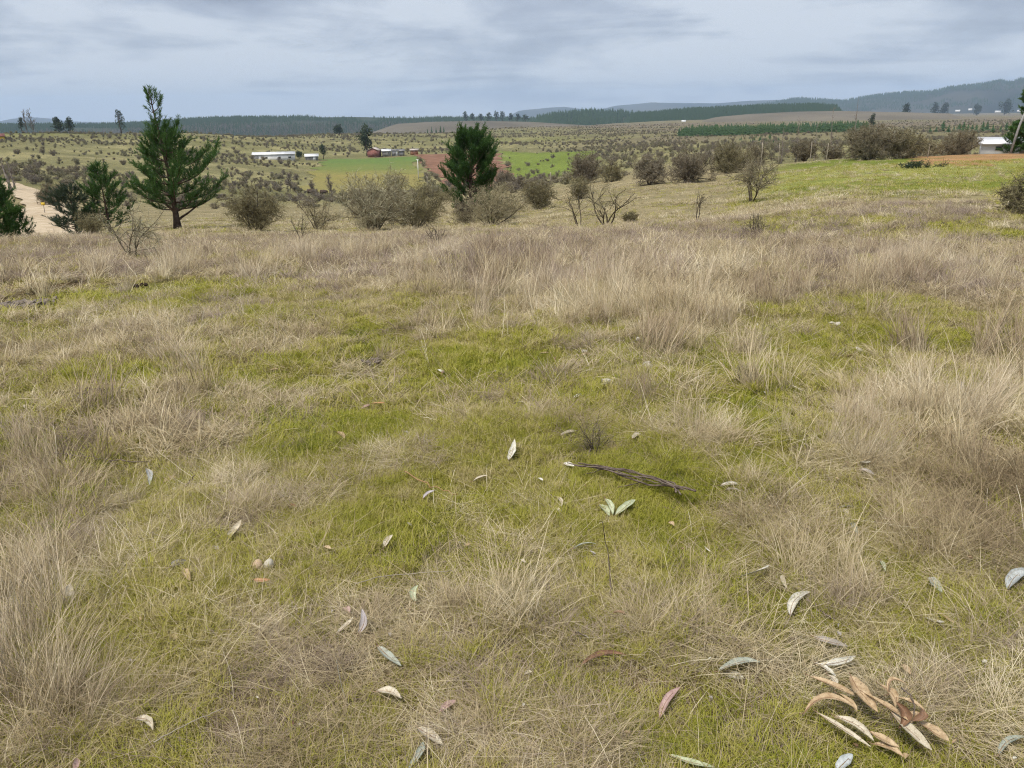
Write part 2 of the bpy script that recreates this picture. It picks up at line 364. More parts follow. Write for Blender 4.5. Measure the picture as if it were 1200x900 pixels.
def ground_colour(x, y):
    r = np.hypot(x, y); u = uof(x, y); d = dryness(x, y)
    n = fbm(x / 2.5, y / 2.5, 51, 4)[:, None]; nf = fbm(x / 28, y / 28, 55, 4)[:, None]; nb = fbm(x / 140, y / 140, 57, 3)[:, None]
    moss = np.array([.165, .18, .032]); thatch = np.array([.17, .125, .08]); soil = np.array([.12, .085, .05])
    dd = d[:, None]
    near = moss * (1 - dd) * (.75 + .5 * n) + thatch * dd * (.8 + .4 * n); near = near * .8 + soil * .2
    pale = np.array([.35, .295, .185]); olive = np.array([.20, .19, .095]); green = np.array([.215, .26, .045]); brown = np.array([.25, .2, .125])
    grey = np.array([.185, .155, .115])
    # slope falling away to the right of centre: pale grass with greener streaks
    mid = pale * (.45 + .5 * (1 - nf)) * (.8 + .4 * n) + olive * .35 * nf
    # right-hand field: green with pale tufts
    gmask = (sstep(850, 960, u + 60 * (fbm(x / 6, y / 6, 61) - .5)) * sstep(26, 40, r + 8 * (fbm(x / 5, y / 5, 63) - .5)) * (1 - sstep(84, 96, r)))[:, None]
    gf = green * (.5 + .5 * n) + pale * .35 * sstep(.42, .7, nf)
    mid = mid * (1 - gmask) + gf * gmask
    # far slopes
    hill = olive * (.65 + .7 * nf) + pale * .28 * sstep(.5, .72, fbm(x / 11, y / 11, 67))[:, None]
    hill = hill * (1 - .25 * sstep(.45, .6, nb)) + green * .2 * sstep(.5, .65, nb)
    hill = hill * (.72 + .5 * fbm(x / 3.5, y / 3.5, 69, 3)[:, None])
    plain = grey * (.75 + .5 * nf) * (1 - .5 * sstep(.42, .62, nb)) + olive * .5 * sstep(.42, .62, nb)
    pm = (np.clip(sstep(560, 900, u) * sstep(250, 420, r) + sstep(600, 1100, r), 0, 1))[:, None]
    far = hill * (1 - pm) + plain * pm
    # bright meadow patch and the scraped orange soil on the rise
    xw, yw_ = x + 14 * (fbm(x / 16, y / 16, 83) - .5), y + 22 * (fbm(x / 16, y / 16, 85) - .5)
    mk = inpoly(xw, yw_, MEADOW)[:, None]; far = np.where(mk, np.array([.165, .215, .045]) * (.75 + .5 * nf), far)
    xs, ys = x + 5 * (fbm(x / 4, y / 4, 87) - .5), y + 9 * (fbm(x / 4, y / 4, 89) - .5)
    sk = (inpoly(xs, ys, SOIL)[:, None]) * sstep(.25, .4, n); mid = mid * (1 - sk) + np.array([.37, .225, .115]) * (.7 + .5 * n) * sk
    t1 = sstep(17, 26, r)[:, None]; t2 = sstep(95, 150, r)[:, None]
    c = near * (1 - t1) + mid * t1; c = c * (1 - t2) + far * t2
    return np.clip(c, .01, .6)

# ------------------------------------------------------------------ ground sheet
az_f = np.radians(np.arange(-46, 46.01, .36)); az_b = np.radians(np.concatenate([np.arange(-180, -46, 6), np.arange(52, 180, 6)]))
AZ = np.sort(np.concatenate([az_f, az_b])); RR = np.exp(np.linspace(math.log(.35), math.log(14000), 540))
na, nr = len(AZ), len(RR)
GX = (RR[:, None] * np.sin(AZ)[None]).ravel(); GY = (RR[:, None] * np.cos(AZ)[None]).ravel()
GZ = H(GX, GY)
V = np.stack([GX, GY, GZ], 1); V = np.vstack([V, [[0, 0, float(H(.01, .01))]]])
i = np.arange(nr - 1)[:, None] * na; j = np.arange(na)[None]; j2 = (j + 1) % na
Q = np.stack([i + j, i + na + j, i + na + j2, i + j2], -1).reshape(-1, 4)[:, ::-1]
Tt = np.stack([np.full(na, nr * na), np.arange(na), (np.arange(na) + 1) % na], 1)[:, ::-1]
gc = np.vstack([ground_colour(GX, GY), [[.1, .1, .04]]])
m = new_mat('ground'); nt = m.node_tree
vc = attr(nt, 'gcol', 'GEOMETRY', 'Color')
f1 = noise(nt, 9, 8, .65); f2 = noise(nt, 60, 4, .6); f3 = noise(nt, .5, 8, .62)
c = mixc(nt, .75, vc, ramp(nt, f1, [(.3, (.45, .42, .38)), (.7, (1.45, 1.4, 1.3))]), 'MULTIPLY')
c = mixc(nt, .6, c, ramp(nt, f2, [(.3, (.5, .5, .45)), (.7, (1.4, 1.4, 1.3))]), 'MULTIPLY')
c = mixc(nt, .7, c, ramp(nt, f3, [(.35, (.65, .68, .6)), (.65, (1.3, 1.28, 1.3))]), 'MULTIPLY')
finish(m, c, .95, .1, 0, math_(nt, 'ADD', f1, f2), .6, .03)
ground = mobj('ground', mesh_np('ground', V, [Q, Tt], [m], True, {'gcol': ('FLOAT_COLOR', gc)}))
tag(ground, 'rolling rough pasture running down into a shallow valley', 'ground', kind='structure')

# ------------------------------------------------------------------ draped sheets: fields, road
def drape_quad(name, corners, n, off, mat, label, cat, wob=0.0, cols=None):
    P = [hit(*c)[:2] for c in corners]       # near-left, near-right, far-right, far-left
    a = np.linspace(0, 1, n + 1); s, t = np.meshgrid(a, a)
    xy = ((1 - s) * (1 - t))[..., None] * P[0] + (s * (1 - t))[..., None] * P[1] + (s * t)[..., None] * P[2] + ((1 - s) * t)[..., None] * P[3]
    x, y = xy[..., 0].ravel(), xy[..., 1].ravel()
    if wob:
        e = np.maximum(np.abs(s - .5), np.abs(t - .5)).ravel() * 2
        x = x + wob * e**6 * (fbm(x / 7, y / 7, 71) - .5) * 2; y = y + wob * e**6 * (fbm(x / 7, y / 7, 73) - .5) * 3
    V = np.stack([x, y, H(x, y) + off], 1); k = np.arange(n)[:, None] * (n + 1) + np.arange(n)[None]
    Q = np.stack([k, k + 1, k + n + 2, k + n + 1], -1).reshape(-1, 4)
    at_ = {'t': ('FLOAT', t.ravel())}
    o = mobj(name, mesh_np(name, V, [Q], [mat], True, at_))
    return tag(o, label, cat, kind='structure')
m = new_mat('crop'); nt = m.node_tree
tn = math_(nt, 'ADD', attr(nt, 't'), math_(nt, 'MULTIPLY', math_(nt, 'SUBTRACT', noise(nt, .08, 5), .5), .5))
c = ramp(nt, tn, [(.12, (.24, .21, .075)), (.4, (.25, .215, .07)), (.62, (.17, .19, .055)), (.85, (.125, .185, .05))])
c = mixc(nt, .6, c, ramp(nt, noise(nt, .9, 6), [(.3, (.7, .7, .7)), (.7, (1.25, 1.25, 1.2))]), 'MULTIPLY')
finish(m, c, .95, .1)
drape_quad('crop_field', [(343, 223), (503, 223), (489, 184), (378, 187)], 40, .14, m, 'small green and tan crop field below the white sheds', 'field', 5)
m = m_noise('tilled_soil', (.17, .09, .055), (.27, .15, .10), .25, .95, .1, detail=7)
drape_quad('ploughed_field', [(520, 214), (626, 219), (584, 180), (489, 181.5)], 60, .14, m, 'bare reddish brown ploughed field behind the round pine', 'field', 4)
# dirt road
cl = np.array([at(u, r)[:2] for u, r in [(37, 52), (38, 58), (38, 64), (39, 71), (43, 80), (46, 90), (44, 99), (35, 109), (21, 121), (3, 136), (-25, 150), (-70, 170)]])
tt = np.linspace(0, len(cl) - 1, 90); cs = np.stack([np.interp(tt, np.arange(len(cl)), cl[:, k]) for k in (0, 1)], 1)
for _ in range(4): cs[1:-1] = .25 * cs[:-2] + .5 * cs[1:-1] + .25 * cs[2:]
tg = np.gradient(cs, axis=0); tg /= np.linalg.norm(tg, axis=1)[:, None]; nrm = np.stack([tg[:, 1], -tg[:, 0]], 1)
o9 = np.linspace(-1, 1, 9); wd = 1.9 + .25 * np.sin(np.arange(90) * .7)
P = cs[:, None] + nrm[:, None] * (o9[None, :, None] * wd[:, None, None]); x, y = P[..., 0].ravel(), P[..., 1].ravel()
rut = .05 * np.tile(-np.exp(-((np.abs(o9) - .5) / .15)**2), 90)
k = np.arange(89)[:, None] * 9 + np.arange(8)[None]; Q = np.stack([k, k + 1, k + 10, k + 9], -1).reshape(-1, 4)
m = m_noise('road_gravel', (.40, .31, .2), (.56, .46, .33), .9, .95, .1, detail=8)
o = mobj('dirt_road', mesh_np('dirt_road', np.stack([x, y, H(x, y) + .16 + rut], 1), [Q], [m], True))
tag(o, 'pale dirt road curving round below the dry grass', 'road', kind='structure')

# ------------------------------------------------------------------ far hills and mountains
def make_hill(name, label, prof, d, depth, mat, base=-60, rough=.1, seed=1, ns=110, ntt=13, power=1.0):
    us = np.linspace(prof[0][0], prof[-1][0], ns); vs = np.interp(us, [p[0] for p in prof], [p[1] for p in prof])
    tv = np.linspace(-1, 1, ntt); Vv = []
    for q, (u, v) in enumerate(zip(us, vs)):
        d0 = ray(u, v); h = math.hypot(d0[0], d0[1]); zt = CAMH + d * d0[2] / h
        zt += rough * (zt - base) * .25 * (fbm(np.array(q * .35), np.array(seed * 3.3), seed, 4) - .5)
        for t in tv:
            r = d + t * depth * (1 + .25 * (float(vnoise(np.array(q * .15), np.array(t * 2), seed)) - .5))
            prf = (1 - abs(t)**1.6)**power
            n = 1 + rough * (1 - (1 - abs(t))**4) * (float(fbm(np.array(q * .25 + 7), np.array(t * 3 + 3), seed + 5, 3)) - .5) * (1.6 if t else 0)
            ed = min(1, q / 6, (ns - 1 - q) / 6)
            Vv.append((d0[0] / h * r, d0[1] / h * r, base + (zt - base) * prf * n * (.25 + .75 * ed)))
    k = np.arange(ns - 1)[:, None] * ntt + np.arange(ntt - 1)[None]; Q = np.stack([k, k + ntt, k + ntt + 1, k + 1], -1).reshape(-1, 4)
    V = np.array(Vv); o = mobj(name, mesh_np(name, V, [Q], [mat], True)); tag(o, label, 'hill', kind='structure')
    return V.reshape(ns, ntt, 3)
m_forest = m_noise('forest_floor', (.022, .034, .018), (.05, .062, .035), .004, .95, .1, detail=8)
m_fell = m_noise('felled_slope', (.115, .10, .075), (.185, .16, .12), .006, .95, .1, detail=9)
m_mount = m_noise('mountain', (.018, .025, .018), (.06, .06, .045), .0016, .95, .1, lo=.42, hi=.6, detail=8)
hl = make_hill('forest_hill', 'long low ridge under dark plantation forest', [(-160, 147), (0, 147.5), (60, 147), (110, 147), (170, 145), (215, 141), (250, 139), (330, 138), (420, 137), (480, 138.5), (560, 139), (640, 139), (740, 142)], 2600, 700, m_forest, seed=3, ns=90)
hf = make_hill('felled_hill', 'grey brown felled slope in front of the forest ridge', [(425, 155), (450, 146), (500, 143), (560, 141.5), (625, 143), (690, 147), (760, 152)], 1500, 330, m_fell, seed=9, ns=50, base=-30)
hc = make_hill('wooded_hill', 'low wooded rise with dark pine stands', [(610, 146), (650, 138), (690, 134.5), (725, 136), (770, 140)], 2300, 420, m_forest, seed=14, ns=50)
hr = make_hill('pine_ridge', 'pine clad ridge at the edge of the plain', [(715, 141), (740, 135), (770, 133), (800, 129.5), (840, 127.5), (880, 126), (920, 124.5), (955, 124), (985, 126), (1010, 131)], 2100, 420, m_forest, seed=21, ns=60)
hp = make_hill('bare_hill', 'bare grey pink field swelling before the pine ridge', [(790, 150), (815, 143), (840, 137), (880, 133.5), (930, 131), (980, 130), (1060, 131.5), (1150, 134)], 1450, 330, m_fell, seed=25, ns=60, base=-24)
hm = make_hill('mountain', 'blue wooded mountain rising beyond the plain', [(860, 126), (880, 123), (905, 120), (935, 116), (960, 117), (985, 119), (1010, 115), (1035, 111), (1060, 109), (1090, 108), (1120, 102), (1150, 99), (1170, 95.5), (1182, 96.5), (1200, 92), (1260, 86), (1340, 84), (1420, 96)], 6200, 1500, m_mount, seed=31, ns=130, rough=.16)
make_hill('distant_range', 'faint blue range on the middle of the horizon', [(585, 133), (615, 129), (645, 126), (662, 125), (690, 129), (705, 128), (720, 124), (765, 120), (800, 121), (840, 121), (880, 118), (910, 117), (935, 116.5), (1000, 122)], 9800, 1200, m_mount, seed=37, rough=.12)
make_hill('distant_peak', 'hazy blue hump beyond the forest ridge', [(-150, 143), (-60, 141), (0, 142), (15, 139), (35, 137), (60, 139), (78, 142), (125, 143.5), (170, 142), (190, 141.5), (230, 144)], 11000, 1200, m_mount, seed=41, rough=.1)

# ------------------------------------------------------------------ scatter by geometry nodes (uncountable cover only)
def make_scatter(name, label, cat, pts, rot, scl, idx, tint, protos, parent=None):
    me = bpy.data.meshes.new(name); n = len(pts)
    me.vertices.add(n); me.vertices.foreach_set('co', np.asarray(pts, np.float32).ravel())
    for k, typ, key, dat in (('rot', 'FLOAT_VECTOR', 'vector', rot), ('scl', 'FLOAT_VECTOR', 'vector', scl), ('idx', 'INT', 'value', idx), ('tint', 'FLOAT', 'value', tint)):
        a = me.attributes.new(k, typ, 'POINT'); a.data.foreach_set(key, np.asarray(dat, np.int32 if typ == 'INT' else np.float32).ravel())
    o = mobj(name, me, parent)
    c = bpy.data.collections.new('cover_' + name)
    for q, p in enumerate(protos):
        c.objects.link(bpy.data.objects.new('%03d_%s' % (q, name), p))
    g = bpy.data.node_groups.new('scatter_' + name, 'GeometryNodeTree')
    g.interface.new_socket('Geometry', in_out='INPUT', socket_type='NodeSocketGeometry'); g.interface.new_socket('Geometry', in_out='OUTPUT', socket_type='NodeSocketGeometry')
    gi = g.nodes.new('NodeGroupInput'); go = g.nodes.new('NodeGroupOutput'); ip = g.nodes.new('GeometryNodeInstanceOnPoints'); ci = g.nodes.new('GeometryNodeCollectionInfo')
    ci.inputs[0].default_value = c; ci.inputs['Separate Children'].default_value = True; ci.inputs['Reset Children'].default_value = True
    def na_(nm, t):
        q = g.nodes.new('GeometryNodeInputNamedAttribute'); q.data_type = t; q.inputs['Name'].default_value = nm; return q.outputs['Attribute']
    er = g.nodes.new('FunctionNodeEulerToRotation'); g.links.new(na_('rot', 'FLOAT_VECTOR'), er.inputs[0])
    g.links.new(gi.outputs[0], ip.inputs['Points']); g.links.new(ci.outputs[0], ip.inputs['Instance']); ip.inputs['Pick Instance'].default_value = True
    g.links.new(na_('idx', 'INT'), ip.inputs['Instance Index']); g.links.new(er.outputs[0], ip.inputs['Rotation']); g.links.new(na_('scl', 'FLOAT_VECTOR'), ip.inputs['Scale'])
    g.links.new(ip.outputs[0], go.inputs[0])
    md = o.modifiers.new('scatter', 'NODES'); md.node_group = g
    return tag(o, label, cat, kind='stuff')

def blades(n, rad, lmin, lmax, wid, lean, curl, segs, seed, gather=1.0, head=0.0, dirbias=None, clump=None):
    """a tuft: n curved tapering blades. lean: mean tilt from vertical (rad); curl: extra tilt gained along the blade"""
    g = np.random.default_rng(seed)
    a = g.uniform(0, 2 * math.pi, n); rr = rad * np.sqrt(g.uniform(0, 1, n))
    b = np.stack([rr * np.cos(a), rr * np.sin(a), np.zeros(n)], 1)
    yaw = a + g.normal(0, 1.1, n) / gather
    if dirbias is not None: yaw = np.where(g.uniform(0, 1, n) < .65, dirbias + g.normal(0, .5, n), yaw)
    Ln = g.uniform(lmin, lmax, n) * (1 - .35 * (rr / max(rad, 1e-6))**2); t0 = np.clip(g.normal(lean, .28, n), 0, 1.5); cu = curl * g.uniform(.2, 1.4, n)
    cb = None
    if clump:
        nc, spd = clump; ci_ = g.integers(0, nc, n); ca = g.uniform(0, 6.28, nc); cr_ = rad * np.sqrt(g.uniform(0, 1, nc)); off_ = g.normal(0, 1, (n, 2)) * spd * g.uniform(.5, 1.6, nc)[ci_][:, None]
        b[:, 0] = (cr_ * np.cos(ca))[ci_] + off_[:, 0]; b[:, 1] = (cr_ * np.sin(ca))[ci_] + off_[:, 1]
        yaw = np.where(g.uniform(0, 1, n) < .6, np.arctan2(off_[:, 1], off_[:, 0]), g.uniform(0, 6.28, nc)[ci_]) + g.normal(0, .6, n)
        Ln = g.uniform(lmin, lmax, n) * g.uniform(.45, 1.4, nc)[ci_]; cb = g.uniform(0, 1, nc)[ci_]
    wv = wid * g.uniform(.6, 1.4, n); side = yaw + math.pi / 2 + g.normal(0, .6, n)
    wob = g.normal(0, .12, (n, segs + 1)).cumsum(1)
    P = np.zeros((n, segs + 1, 3)); P[:, 0] = b
    for s in range(segs):
        f = (s + .5) / segs; th = np.clip(t0 + cu * f, 0, 1.95); yw = yaw + wob[:, s]
        d = np.stack([np.sin(th) * np.cos(yw), np.sin(th) * np.sin(yw), np.cos(th)], 1)
        P[:, s + 1] = P[:, s] + d * (Ln / segs)[:, None]
    P[..., 2] = np.maximum(P[..., 2], .004 + .01 * g.uniform(0, 1, (n, 1)))
    P[:, 0, 2] = -.01
    sv = np.stack([np.cos(side), np.sin(side), g.normal(0, .25, n)], 1)
    hs = np.linspace(0, 1, segs + 1)
    prof = (1 - hs**1.5 * .75)
    nv = 2 * (segs + 1)
    V = np.empty((n, segs + 1, 2, 3)); off = .5 * wv[:, None, None] * prof[None, :, None] * sv[:, None]
    if head:
        hp_ = np.where(hs > .75, head, 1.0); off = off * hp_[None, :, None]
    V[:, :, 0] = P - off; V[:, :, 1] = P + off
    base = (np.arange(n) * nv)[:, None] + (np.arange(segs) * 2)[None]
    Q = np.stack([base, base + 1, base + 3, base + 2], -1).reshape(-1, 4)
    bl = np.repeat(g.uniform(0, 1, n) if cb is None else np.clip(.5 * g.uniform(0, 1, n) + .5 * cb, 0, 1), nv); hh = np.tile(np.repeat(hs, 2), n)
    return V.reshape(-1, 3), Q, bl, hh
def proto(name, parts, mat):
    V = []; Q = []; B = []; Hh = []; n = 0
    for v, q, b, h in parts:
        V.append(v); Q.append(q + n); B.append(b); Hh.append(h); n += len(v)
    return mesh_np(name, np.vstack(V), [np.vstack(Q)], [mat], True, {'bl': ('FLOAT', np.concatenate(B)), 'h': ('FLOAT', np.concatenate(Hh))})

M_green = m_blade('green_blade', [(0, (.15, .185, .022)), (.28, (.29, .30, .032)), (.50, (.40, .38, .06)), (.7, (.45, .385, .15)), (1, (.60, .51, .29))], None, .35)
M_dry = m_blade('dry_blade', [(0, (.19, .137, .078)), (.3, (.385, .30, .175)), (.6, (.565, .465, .285)), (1, (.86, .77, .56))], (.21, .20, .07), .25)
M_mauve = m_blade('wiry_blade', [(0, (.155, .113, .08)), (.45, (.325, .252, .195)), (1, (.54, .44, .345))], (.22, .18, .09), .2)
M_straw = m_blade('straw_stalk', [(0, (.58, .49, .33)), (1, (.82, .75, .58))], None, .2)

def field_points(n, r0, r1, half=.80, power=1.0):
    """random ground points inside the wedge of pasture before the camera, density falling with distance"""
    r = (r0**power + (r1**power - r0**power) * RNG.uniform(0, 1, n))**(1 / power)
    a = RNG.uniform(-half, half, n)
    # margin to both sides of the view at close range
    x = r * np.sin(a) + RNG.uniform(-.5, .5, n); y = r * np.cos(a)
    return x, y
KEEP = []    # (x, y, radius): spots where litter lies, tall grass kept off
def clear_of_litter(x, y, f=1.0):
    ok = np.ones(len(x), bool)
    for kx, ky, kr in KEEP: ok &= (x - kx)**2 + (y - ky)**2 > (kr * f)**2
    return ok
def lean_field(x, y):      # prevailing lie of the dead grass
    a = 6.0 * fbm(x / 2.2, y / 2.2, 91) + .6
    return a
# ------------------------------------------------------------------ trees
M_bark = m_noise('pine_bark', (.05, .035, .026), (.13, .095, .075), 6, .95, .1, bump=True)
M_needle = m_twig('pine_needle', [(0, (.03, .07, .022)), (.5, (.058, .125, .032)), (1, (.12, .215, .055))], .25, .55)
M_needle_grey = m_twig('grey_needle', [(0, (.035, .055, .035)), (.5, (.06, .085, .05)), (1, (.10, .13, .075))], .25, .6)
M_far_leaf = m_twig('dark_crown_leaf', [(0, (.022, .036, .022)), (.5, (.04, .06, .034)), (1, (.075, .10, .05))], .2, .7)
M_grey_bark = m_noise('grey_bark', (.17, .145, .125), (.32, .28, .25), 3, .95, .1)
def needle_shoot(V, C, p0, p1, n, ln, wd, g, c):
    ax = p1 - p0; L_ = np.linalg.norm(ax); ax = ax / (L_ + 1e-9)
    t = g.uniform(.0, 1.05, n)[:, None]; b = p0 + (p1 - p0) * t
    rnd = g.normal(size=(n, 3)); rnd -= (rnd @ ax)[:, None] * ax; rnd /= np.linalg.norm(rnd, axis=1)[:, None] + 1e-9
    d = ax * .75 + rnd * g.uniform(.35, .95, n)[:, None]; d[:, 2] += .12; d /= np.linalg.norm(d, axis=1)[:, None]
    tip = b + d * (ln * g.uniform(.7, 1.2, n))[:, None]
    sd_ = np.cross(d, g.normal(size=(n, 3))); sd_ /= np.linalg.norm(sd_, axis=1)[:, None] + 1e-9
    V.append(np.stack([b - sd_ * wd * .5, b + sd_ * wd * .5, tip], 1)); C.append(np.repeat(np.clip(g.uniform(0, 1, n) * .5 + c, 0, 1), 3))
def pine(name, label, base, Ht, crown, seed, needle=M_needle, z0=.12, bend=0.0, whorl=.42, nb=5, shoots=9, wd=.016, ln=.16, nn=30, upc=.7, trunk_r=None, lowlimbs=(), asym=None, gap=0.0, group=None, cat='tree', topgap=0.0):
    """crown: list of (fraction of height, branch reach in m)"""
    g = np.random.default_rng(seed); root = empty(name, base); tag(root, label, cat, group)
    tr = trunk_r or Ht * .022
    zs = np.linspace(-.05, Ht, 14); ph = g.uniform(0, 6); tx = bend * (zs.clip(0) / Ht)**1.5 * Ht + .02 * Ht * np.sin(zs / Ht * 4 + ph) * (zs / Ht); ty = .015 * Ht * np.sin(zs / Ht * 5 + ph * 2) * (zs / Ht)
    P = np.stack([tx - tx[0], ty - ty[0], zs], 1)
    mb = MB(); mbr = MB(); mb.tube(P, tr * (1 - .93 * zs.clip(0) / Ht) + tr * .5 * np.exp(-zs.clip(0) / (Ht * .04)), 8)
    tp = lambda z: np.array([np.interp(z, zs, P[:, 0]), np.interp(z, zs, P[:, 1]), z])
    V = []; C = []
    z = Ht * z0; ang = g.uniform(0, 6)
    while z < Ht * .985:
        fz = z / Ht; R_ = np.interp(fz, [c_[0] for c_ in crown], [c_[1] for c_ in crown])
        for b in range(nb):
            if g.uniform() < (gap if fz < .66 else max(gap, topgap)): continue
            ang += 2 * math.pi / nb + g.normal(0, .35); Lb = R_ * g.uniform(.62, 1.15)
            if asym is not None: Lb *= 1 + asym[1] * math.cos(ang - asym[0])
            if Lb < .08: continue
            o_ = tp(z + g.uniform(-.1, .1) * whorl); el = g.uniform(-.05, .35) + .45 * fz**1.5
            dirn = np.array([math.cos(ang), math.sin(ang), 0]); n = 6; pts = [o_]
            for s in range(n):
                e_ = el + upc * (s / n)**1.5; pts.append(pts[-1] + (dirn * math.cos(e_) + np.array([0, 0, math.sin(e_)])) * Lb / n)
            pts = np.array(pts); mbr.tube(pts, np.linspace(max(.012, tr * .32 * (1 - fz * .7)), .006, n + 1), 4, cap=False)
            ns_ = max(2, int(shoots * Lb / .9 * (1 - .45 * (topgap > 0) * (fz > .66))))
            for q in range(ns_):
                t = 1 - .72 * (q / ns_) if q else 1.0
                k = t * n; i0 = min(int(k), n - 1); p = pts[i0] + (pts[i0 + 1] - pts[i0]) * (k - i0)
                sgn = (-1)**q; sa = ang + (sgn * g.uniform(.2, 1.5) if q else 0); se = el + upc * .55 + g.uniform(-.35, .6)
                Ls = g.uniform(.2, .46) * (1 + .5 * (1 - t)) * min(1, Lb / .6 + .3)
                d = np.array([math.cos(sa) * math.cos(se), math.sin(sa) * math.cos(se), math.sin(se)])
                needle_shoot(V, C, p, p + d * Ls, nn, ln, wd, g, .5 * t * g.uniform(.4, 1))
        z += whorl * g.uniform(.8, 1.25) * (1 - .35 * fz)
    top = tp(Ht); needle_shoot(V, C, tp(Ht * .955), top + np.array([0, 0, .12]), nn, ln, wd, g, .4)
    tk = mb.build('trunk', M_bark, root, True)
    for (la, lz, ll, le) in lowlimbs:
        m2 = MB(); o_ = tp(lz * Ht); dirn = np.array([math.cos(la), math.sin(la), 0]); pts = [o_ - dirn * tr * .3]
        for s in range(7): pts.append(pts[-1] + (dirn * math.cos(le + .05 * s) + np.array([0, 0, math.sin(le + .06 * s)])) * ll / 7 + g.normal(0, .025, 3))
        m2.tube(np.array(pts), np.linspace(tr * .45, .012, 8), 6); m2.build('limb', M_bark, root, True)
    VV = np.vstack([v.reshape(-1, 3) for v in V]); nT = len(VV) // 3
    BV = np.vstack(mbr.V); BQ = np.vstack(mbr.Q) + len(VV)
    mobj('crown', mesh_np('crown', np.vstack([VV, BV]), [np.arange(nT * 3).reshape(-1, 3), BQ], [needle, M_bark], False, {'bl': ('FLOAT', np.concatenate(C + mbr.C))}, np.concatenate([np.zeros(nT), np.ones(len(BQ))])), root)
    return root

def place(u, v, r=None):
    """ground point: where the sight line through (u, v) meets the terrain, or column u at range r"""
    return hit(u, v) if r is None else at(u, r, v)
# tall young pine at the lip of the slope
b = place(208, 266, 40); hA = ztop(193, 104, 40) - b[2]
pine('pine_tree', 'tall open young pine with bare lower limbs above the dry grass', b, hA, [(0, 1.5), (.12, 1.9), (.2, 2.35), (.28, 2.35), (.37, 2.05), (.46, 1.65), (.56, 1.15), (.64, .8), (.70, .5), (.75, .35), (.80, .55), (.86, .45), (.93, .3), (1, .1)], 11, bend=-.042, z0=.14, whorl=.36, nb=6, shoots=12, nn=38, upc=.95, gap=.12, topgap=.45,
     lowlimbs=[(.35, .05, 2.3, .5), (2.6, .1, 1.5, .55), (-.5, .13, 1.6, .25), (1.6, .12, 1.4, .3)], asym=(.1, .22), trunk_r=.14, wd=.019)
b = place(553, 252, 44); hB = ztop(545, 163, 44) - b[2]
pine('pine_tree', 'dense rounded dark green pine standing behind the pale shrubs', b, hB, [(0, .9), (.15, 1.4), (.3, 1.85), (.45, 2.0), (.56, 1.5), (.68, 1.65), (.82, 1.45), (.93, .9), (1, .35)], 23, bend=-.01, z0=.1, whorl=.34, nb=6, shoots=15, nn=42, wd=.02, upc=.95, trunk_r=.14, gap=.06)
b = place(128, 262, 46); pine('pine_tree', 'small leaning pine beside the tall open pine', b, ztop(122, 197, 46) - b[2], [(0, 1.0), (.3, 1.35), (.6, 1.0), (.85, .55), (1, .15)], 31, bend=-.06, z0=.1, whorl=.34, nb=5, shoots=9, nn=40, wd=.02, gap=.08)
b = place(90, 272, 46); pine('pine_tree', 'low grey green pine bush across from the dark pine at the dirt road', b, ztop(76, 222, 46) - b[2], [(0, 1.2), (.3, 1.45), (.6, 1.1), (.85, .5), (1, .1)], 37, needle=M_needle_grey, z0=.05, whorl=.28, nb=5, shoots=9, nn=40, wd=.02, gap=.06)
b = place(-2, 280, 36); pine('pine_tree', 'very dark bushy pine crowding the inside of the road bend', b, ztop(8, 218, 36) - b[2], [(0, .75), (.3, .95), (.6, .9), (.85, .65), (1, .25)], 41, z0=.03, whorl=.26, nb=6, shoots=11, nn=44, wd=.02)
b = place(26, 283, 37); pine('pine_tree', 'knee high dark pine seedling next to the road', b, 1.15, [(0, .34), (.5, .32), (1, .1)], 43, z0=.03, whorl=.22, nb=5, shoots=9, nn=40, wd=.02)
b = place(1203, 176, 112); pine('pine_tree', 'tall gappy pine by the leaning pole and barn', b, ztop(1203, 100, 112) - b[2], [(0, 1.0), (.12, 2.2), (.3, 2.6), (.42, 1.2), (.55, 1.5), (.7, 2.3), (.85, 1.5), (1, .2)], 47, z0=.1, whorl=.5, nb=6, shoots=9, nn=26, wd=.06, ln=.3, trunk_r=.16)
b = place(1186, 176, 118); pine('pine_tree', 'short dark pine behind the barn roof', b, ztop(1186, 146, 118) - b[2], [(0, 1.3), (.4, 1.3), (.8, .6), (1, .1)], 49, z0=.1, whorl=.5, nb=5, shoots=6, nn=18, wd=.06, ln=.3)

